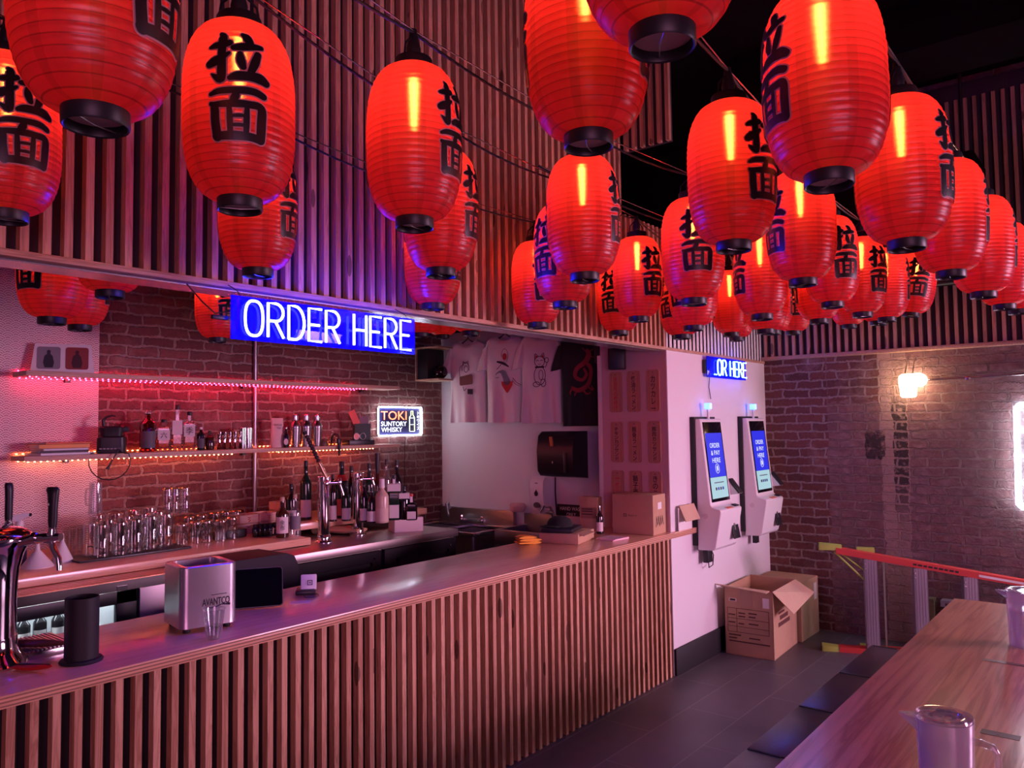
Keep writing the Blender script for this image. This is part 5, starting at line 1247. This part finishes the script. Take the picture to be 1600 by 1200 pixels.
# ================================================================== KIOSKS
def kiosk(label, yc, z0, first):
    t = thing('order_kiosk', label, 'kiosk', (XF+.0005, yc, z0), R(90), 'white ordering kiosks'); W = .36
    fx = lambda p_: (p_[1], -p_[0], p_[2])
    MB().b2((-W/2-.012, -.034, .03), (W/2-.02, 0, .94), bev=.004).obj('wall_plate', M_black, t)
    pf = [(.034, .925), (.066, .925), (.075, .918), (.137, .318), (.150, .303), (.205, .290), (.213, .280), (.212, .262), (.168, .022), (.150, .004), (.034, 0)]
    m_ = MB(); m_.prism(pf, -W/2, W/2, f=fx); bd = m_.obj('housing', pm('kiosk_white', (.80, .78, .79), .28), t, smooth=30)
    bm_ = bd.modifiers.new('edge', 'BEVEL'); bm_.width = .008; bm_.segments = 2; bm_.limit_method = 'ANGLE'
    th = math.atan2(.062, .60); cy, cz = -(.075+.137)/2, (.918+.318)/2
    sc = MB().b2((-.152, -.0025, -.285), (.152, .0005, .285), bev=.001).obj('screen', pm('dark_glass', (0, 0, 0)), t, (0, cy, cz)); sc.rotation_euler = (-th, 0, 0)
    MB().b2((-.136, -.0034, -.112), (.136, -.0026, .205)).obj('display', em('screen_blue', (.012, .025, .80), .9, .01), sc, label='blue lit display')
    MB().b2((-.136, -.0034, -.262), (.136, -.0026, -.113)).obj('display', em('screen_pale', (.42, .70, .78), .8, .05), sc, label='pale blue lower display')
    we = em('screen_white', (.80, .85, 1.0), 1.0, .05)
    for s_, w, z in (('ORDER', .165, .115), ('& PAY', .15, .062), ('HERE', .135, .008)): text('lettering', s_, w, .034, (0, -.0040, z), we, sc, bold=.004)
    MB().tube([(.030*math.cos(a), -.004, -.052+.034*math.sin(a)) for a in [2*PI*j/20 for j in range(20)]], .0016, 5, closed=True).obj('icon', we, sc)
    MB().tube([(-.006, -.004, -.07), (-.006, -.004, -.04), (.004, -.004, -.032), (.006, -.004, -.065)], .003, 5).obj('icon_mark', we, sc)
    for i in range(4): MB().b2((-.07+.038*i, -.0042, -.205), (-.045+.038*i, -.0036, -.185)).obj('card_logo', pm('logo_%d' % (i % 2), ((.05, .05, .08), (.04, .08, .45))[i % 2], .5), sc)
    MB().b2((-.08, -.0042, -.155), (.08, -.0036, -.148)).obj('small_print', pm('grey_print', (.12, .16, .2), .6), sc)
    MB().box((.0, -.195, .292), (.10, .03, .006), bev=.002, rot=Matrix.Rotation(R(12), 3, 'X')).obj('slot_light', pm('orange_strip', (.8, .22, .10), .4), t)
    m_ = MB(); m_.box((.10, -.192, .150), (.11, .006, .175), bev=.002, rot=Matrix.Rotation(R(-10.5), 3, 'X')); sc2 = m_.obj('scanner_window', M_dark, t)
    MB().box((.08, -.1975, .155), (.022, .004, .06), rot=Matrix.Rotation(R(-10.5), 3, 'X')).obj('reader_light', M_steelD, sc2)
    m_ = MB(); m_.box((.13, -.185, .2995), (.06, .035, .008), rot=Matrix.Rotation(R(12), 3, 'X'), bev=.002); m_.obj('sensor', M_dark, t)
    m_ = MB(); m_.box((.215, -.155, .43), (.075, .012, .13), rot=Matrix.Rotation(R(-38), 3, 'X'), bev=.003); tm = m_.obj('card_terminal', M_dark, t)
    m_ = MB(); m_.prism([(.10, .36), (.19, .375), (.185, .385), (.12, .46), (.10, .46)], .176, .25, f=fx); m_.obj('terminal_bracket', M_white, t)
    MB().b2((-.012, -.060, .92), (.012, -.050, 1.0)).obj('lamp_post', M_white, t)
    MB().box((0, -.055, 1.018), (.046, .046, .046), bev=.006).obj('status_lamp', em('kiosk_lamp', (.03, .22, 1.0), 3.2), t, label='glowing blue status lamp')
    MB().lathe([(.018, 0), (.018, .002)], 16).obj('logo_disc', pm('disc_pink', (.7, .6, .64), .4), t).matrix_local = Matrix.Translation((-W/2-.0005, -.095, .24)) @ Matrix.Rotation(R(-90), 4, 'Y')
    if first:
        MB().b2((-.10, -.07, -.10), (-.02, -.03, .002), bev=.005).obj('power_adaptor', M_dark, t)
        MB().tube([(-.05, -.05, -.10), (-.045, -.05, -.14), (.02, -.05, -.13), (.035, -.05, -.06), (.01, -.05, -.03), (.0, -.05, .0)], .004, 6).obj('cable', M_dark, t)
    else: MB().b2((-.05, -.07, -.075), (.01, -.035, .002), bev=.005).obj('power_adaptor', M_dark, t)
kiosk('white wall mounted ordering kiosk, the nearer of two, by the counter end', 5.345, .795, True)
kiosk('white wall mounted ordering kiosk, the farther of two, beside the brick corner', 6.19, .80, False)

# ================================================================== FLOOR BOXES
def ink_bars(parent, rows, m):
    b = MB()
    for lo, hi in rows: b.b2(lo, hi)
    return b.obj('printing', m, parent, smooth=0)
t = carton('cardboard_box', 'large open cardboard box on the floor under the kiosks', (-2.31, 5.82, 0), R(3), .355, .56, .48, M_card, True)
W, D = .355, .56
def flapq(q, name): m_ = MB(); m_.rings([[Vector(p) for p in q], [Vector(p)+Vector((0, 0, .005)) for p in q]]); return m_.obj(name, M_cardL, t, smooth=0)
flapq([(W/2, -D/2, .478), (W/2, D/2-.01, .478), (W/2+.145, D/2-.03, .40), (W/2+.135, -D/2+.03, .335)], 'flap')
flapq([(-W/2-.07, -D/2-.03, .500), (-W/2, -D/2, .482), (W/2-.02, -D/2, .482), (W/2-.03, -D/2-.05, .474)], 'flap')
flapq([(-W/2, D/2, .48), (W/2, D/2, .48), (W/2+.02, D/2+.07, .44), (-W/2, D/2+.02, .46)], 'flap')
y = -D/2-.0012; rows = []
for z in (.335, .262, .205, .165): rows.append(((-W/2+.02, y, z), (W/2-.03, y+.001, z+.003)))
for x, z0, z1 in ((-W/2+.02, .165, .335), (-.09, .165, .335), (W/2-.033, .165, .335)): rows.append(((x, y, z0), (x+.003, y+.001, z1)))
for i, (x, z, w) in enumerate(((-.15, .285, .05), (-.075, .30, .05), (-.075, .277, .05), (.0, .305, .06), (.0, .28, .05), (.0, .23, .07), (-.15, .23, .05), (-.075, .225, .04), (-.15, .14, .09), (-.15, .118, .06), (.0, .128, .08), (-.15, .095, .30))): rows.append(((x, y, z), (x+w, y+.001, z+.009)))
ink_bars(t, rows, pm('box_ink', (.12, .04, .035), .8))
x = W/2+.0012; ink_bars(t, [((x-.001, -.16, .30), (x, -.02, .315)), ((x-.001, -.13, .255), (x, .06, .285)), ((x-.001, -.17, .21), (x, .10, .24))], pm('box_ink', (0, 0, 0)))
hh_ = MB().b2((-.145, y-.0004, .385), (-.085, y+.001, .408)).obj('hand_hole', pm('hole_tape', (.70, .55, .45), .7), t); MB().b2((-.135, y-.001, .390), (-.095, y+.001, .403)).obj('hole', M_black, hh_)
MB().b2((.105, y-.0004, .36), (.15, y+.001, .43)).obj('shipping_label', M_paper, t); MB().b2((-.06, y-.0003, .34), (.03, y+.001, .478)).obj('tape', pm('tape_brown', (.42, .26, .17), .3), t)
t = carton('cardboard_box', 'closed cardboard box behind the open one against the bricks', (-2.315, 6.345, 0), 0, .385, .41, .445)
MB().b2((.193, .10, .27), (.1945, .16, .40)).obj('shipping_label', M_paper, t)

# ================================================================== LADDER
u = Vector((.94, .34, 0)).normalized(); nrm = Vector((-u.y, u.x, 0))
t = thing('step_ladder', 'red step ladder lying on its side along the brick wall', 'ladder', (-1.86, 6.07, 0), math.atan2(u.y, u.x))
LEN = 1.36
M_fib = pm('red_fibreglass', (.62, .06, .05), .38); M_alu = pm('ladder_aluminium', (.42, .40, .42), .4, .7); M_grn = pm('green_yellow_plastic', (.45, .60, .10), .5)
def ztop(x): return .755-.205*x/LEN*1.0
m_ = MB(); m_.rings([[(x, y, z) for y, z in ((-.045, ztop(x)-.036), (.045, ztop(x)-.036), (.045, ztop(x)+.008), (-.045, ztop(x)+.008))] for x in (.03, LEN)]); rl = m_.obj('rail', M_fib, t)
m_ = MB(); m_.rings([[(x, -.0465, ztop(x)-.006), (x, -.0453, ztop(x)-.006), (x, -.0453, ztop(x)-.022), (x, -.0465, ztop(x)-.022)] for x in (.95, 1.22)]); m_.obj('sticker', M_paper, rl)
for k in range(9): MB().box((.55+.033*k, -.0458, ztop(.55+.033*k)-.014), (.022+.006*(k % 2), .001, .013), rot=Matrix.Rotation(R(8.6), 3, 'Y')).obj('printing', M_ink, rl)
m_ = MB(); m_.b2((.03, -.045, 0), (LEN, .045, .036)); m_.obj('rail', M_fib, t)
for i, x in enumerate((.26, .585, .90, 1.2)):
    m_ = MB(); m_.b2((x-.045, -.040, .036), (x+.045, -.035, ztop(x)-.036)); m_.b2((x-.045, -.040, .036), (x-.039, .04, ztop(x)-.036)); m_.b2((x+.039, -.040, .036), (x+.045, .04, ztop(x)-.036))
    for k in range(4): m_.b2((x-.03+.018*k, -.0425, .036), (x-.022+.018*k, -.040, ztop(x)-.036))
    st_ = m_.obj('step', M_alu, t, smooth=0)
    for z in (.07, ztop(x)-.07, ztop(x)-.10): MB().cyl((x-.034, -.043, z), (x-.034, -.040, z), .006, n=8).obj('rivet', M_steel, st_)
for z in (ztop(0), .012):
    m_ = MB(); m_.rings([[(x, y*.045*w, z+q*.028*w-.005) for y, q in ((-1, -.4), (1, -.4), (1, 1), (-1, 1))] for x, w in ((-.09, 1.05), (-.08, 1.15), (.0, 1.0), (.07, .85))]); m_.obj('foot', M_grn, t)
    MB().b2((-.096, -.045, z-.014 if z > .1 else .002), (-.088, .045, z+.026)).obj('tread_pad', M_dark, t)
for zz in (ztop(.2)+.0, .014):
    m_ = MB(); m_.b2((.18, .06, zz-.012), (.30, .12, zz+.022)); m_.obj('rear_foot', M_grn, t)
m_ = MB(); m_.tube([(.24, .09, .03), (.24, .09, ztop(.2)-.02)], .016, 8); m_.tube([(.36, .09, .03), (.36, .09, ztop(.3)-.02)], .007, 8); m_.obj('rear_bar', pm('pale_alu', (.6, .58, .5), .35, .6), t)
m_ = MB(); m_.tube([(.02, -.02, ztop(0)-.03), (.22, -.02, ztop(.2)-.20)], .008, 6); m_.tube([(.05, -.02, ztop(0)-.03), (.235, -.02, ztop(.2)-.14)], .006, 6); m_.obj('brace', M_grn, t)
m_ = MB(); m_.b2((.25, .075, .0), (.85, .115, .03)); m_.obj('rear_rail', M_fib, t)
# yellow case behind the ladder
t = thing('yellow_case', 'yellow and black tool case behind the ladder by the table corner', 'case', (-1.02, 6.535, 0), R(0))
MB().b2((-.20, -.02, 0), (.30, .06, .26), bev=.01).obj('case', pm('yellow_plastic', (.75, .42, .05), .5), t)
m_ = MB(); m_.b2((-.205, -.022, .265), (.305, .062, .32), bev=.006); m_.b2((-.03, -.02, .32), (.13, .02, .335), bev=.004); m_.obj('lid', M_dark, t)
m_ = MB(); m_.b2((-.21, -.022, .345), (.305, .062, .365)); m_.b2((-.21, -.022, .32), (-.18, .062, .345)); m_.b2((.27, -.022, .32), (.305, .062, .345)); m_.obj('top_frame', pm('grey_plastic2', (.30, .28, .32), .5), t)
tag(MB().b2((-.03, -.04, 0), (.03, .05, .37)).obj('green_plank', pm('mottled_green', (.16, .15, .07), .8, noise=.4, nscale=30), None, (-1.30, 6.53, 0)), 'mottled greenish plank standing behind the middle of the ladder', 'plank')

# ================================================================== TABLE, BENCH, JUGS
TZ = .75
t = thing('dining_table', 'long polished pine table in the right foreground', 'table', (-.30, 2.0, 0)); o = Vector((-.30, 2.0, 0))
m_ = MB(); loc_b2(m_, (-.823, -.6, TZ-.04), (.20, 4.70, TZ), o, bev=.003); m_.obj('tabletop', M_table, t)
for y in (-.2, 2.0, 4.2):
    m_ = MB(); loc_b2(m_, (-.36, y-.05, .02), (-.26, y+.05, TZ-.04), o); loc_b2(m_, (-.55, y-.06, 0), (-.08, y+.06, .02), o); m_.obj('leg', M_black, t)
for (px, py, w, d) in ((1560, 1034, .10, .034), (1563, 1148, .10, .04), (1598, 1040, .06, .03)):
    p = at(px, py, Z=TZ); m_ = MB(); m_.box(p-o+Vector((0, 0, .0004)), (w, d, .0012)); m_.box(p-o+Vector((-.005, 0, .0012)), (.012, d*.6, .0008)); m_.obj('inlay_plate', pm('dark_inlay', (.16, .09, .07), .35), t)
t = thing('bench', 'long low dark padded bench beside the pine table', 'bench', (-1.02, 2.4, 0)); o = Vector((-1.02, 2.4, 0))
M_pad = pm('dark_vinyl', (.05, .042, .055), .30, bump=.05)
ys = [-.3, .30, .87, 1.76, 2.34, 2.92, 3.49, 4.07, 4.66]
for a, b in zip(ys, ys[1:]):
    m_ = MB(); loc_b2(m_, (-1.235, a+.004, .40), (-.93, b-.004, .45), o, bev=.006); m_.obj('seat_pad', M_pad, t)
    m_ = MB(); loc_b2(m_, (-1.225, b-.006, .41), (-1.10, b+.006, .4515), o); 
    m_.obj('seam', M_black, t)
m_ = MB(); loc_b2(m_, (-1.21, -.3, .34), (-.95, 4.64, .40), o); m_.obj('frame', M_black, t)
for y in (0, 1.5, 3.0, 4.45):
    for x in (-1.19, -.98): m_ = MB(); loc_b2(m_, (x-.02, y-.02, 0), (x+.02, y+.02, .34), o); m_.obj('leg', M_black, t)
M_frost2 = glass('milky_plastic', (.86, .85, .90), .06, .26, .15, (.86, .84, .88))
def jug(label, p, rz):
    t = thing('water_jug', label, 'jug', p, rz, 'water jugs on the pine table')
    r = .062
    MB().lathe([(.001, .004), (r*.90, .0), (r*.92, .005), (r*.95, .12), (r, .205), (r*1.01, .222), (r*.97, .222), (r*.92, .12), (r*.88, .008)], 40, cap=False).obj('body', M_frost2, t)
    MB().lathe([(.001, .009), (r*.86, .009), (r*.90, .150), (.001, .150)], 32).obj('water', glass('jug_water', (.82, .82, .88), .05, .16, bodycol=(.8, .8, .84)), t)
    l = MB().lathe([(.001, .219), (r*.62, .219), (r*.70, .226), (r*.80, .226), (r*.86, .219), (r*.98, .221), (r*1.015, .226), (r*1.0, .232), (r*.80, .233), (r*.70, .232), (r*.62, .225), (.001, .224)], 40, cap=False).obj('lid', M_clear2, t)
    MB().tube([(-.03, -.004, .226), (-.01, .006, .234), (.02, .004, .236), (.04, -.002, .230)], [.004, .008, .009, .004], 8).obj('lid_grip', M_clear2, l)
    m_ = MB(); m_.rings([[(-r*.90, -.024, .19), (-r*.90, .024, .19), (-r*.97, .026, .220), (-r*.97, -.026, .220)], [(-r-.034, -.004, .216), (-r-.034, .004, .216), (-r-.036, .004, .222), (-r-.036, -.004, .222)]]); m_.obj('spout', M_frost2, t)
    m_ = MB(); rs = []
    for x, z, w in ((r*.95, .178, .012), (r+.015, .178, .011), (r+.036, .172, .011), (r+.044, .155, .011), (r+.046, .10, .010), (r+.040, .035, .010), (r+.010, .028, .010), (r*.92, .03, .010)):
        rs.append((x, 0, z))
    m_.tube(rs, [.009, .008, .008, .008, .0075, .0075, .008, .009], 10); m_.obj('handle', M_clear2, t)
    return t
jug('frosted plastic water jug with lid at the bottom edge of the photo', (-.405, 2.129, TZ), R(8))
jug('frosted plastic water jug farther along the table at the right edge', (-.425, 3.88, TZ), R(10))
# dark equipment under the ceiling at far right
t = thing('ceiling_unit', 'black box unit hung under the ceiling before the far slats', 'ceiling unit', (-1.25, 6.15, 2.66))
MB().b2((-.50, -.25, 0), (.45, .25, .82), bev=.02).obj('housing', M_ceil, t)
for x in (-.4, .35): MB().cyl((x, 0, .82), (x, 0, 1.59), .012, n=8).obj('rod', M_black, t)
MB().cyl((-.5, -.2, -.03), (.55, -.2, -.03), .028, n=12).obj('pipe', M_black, t)
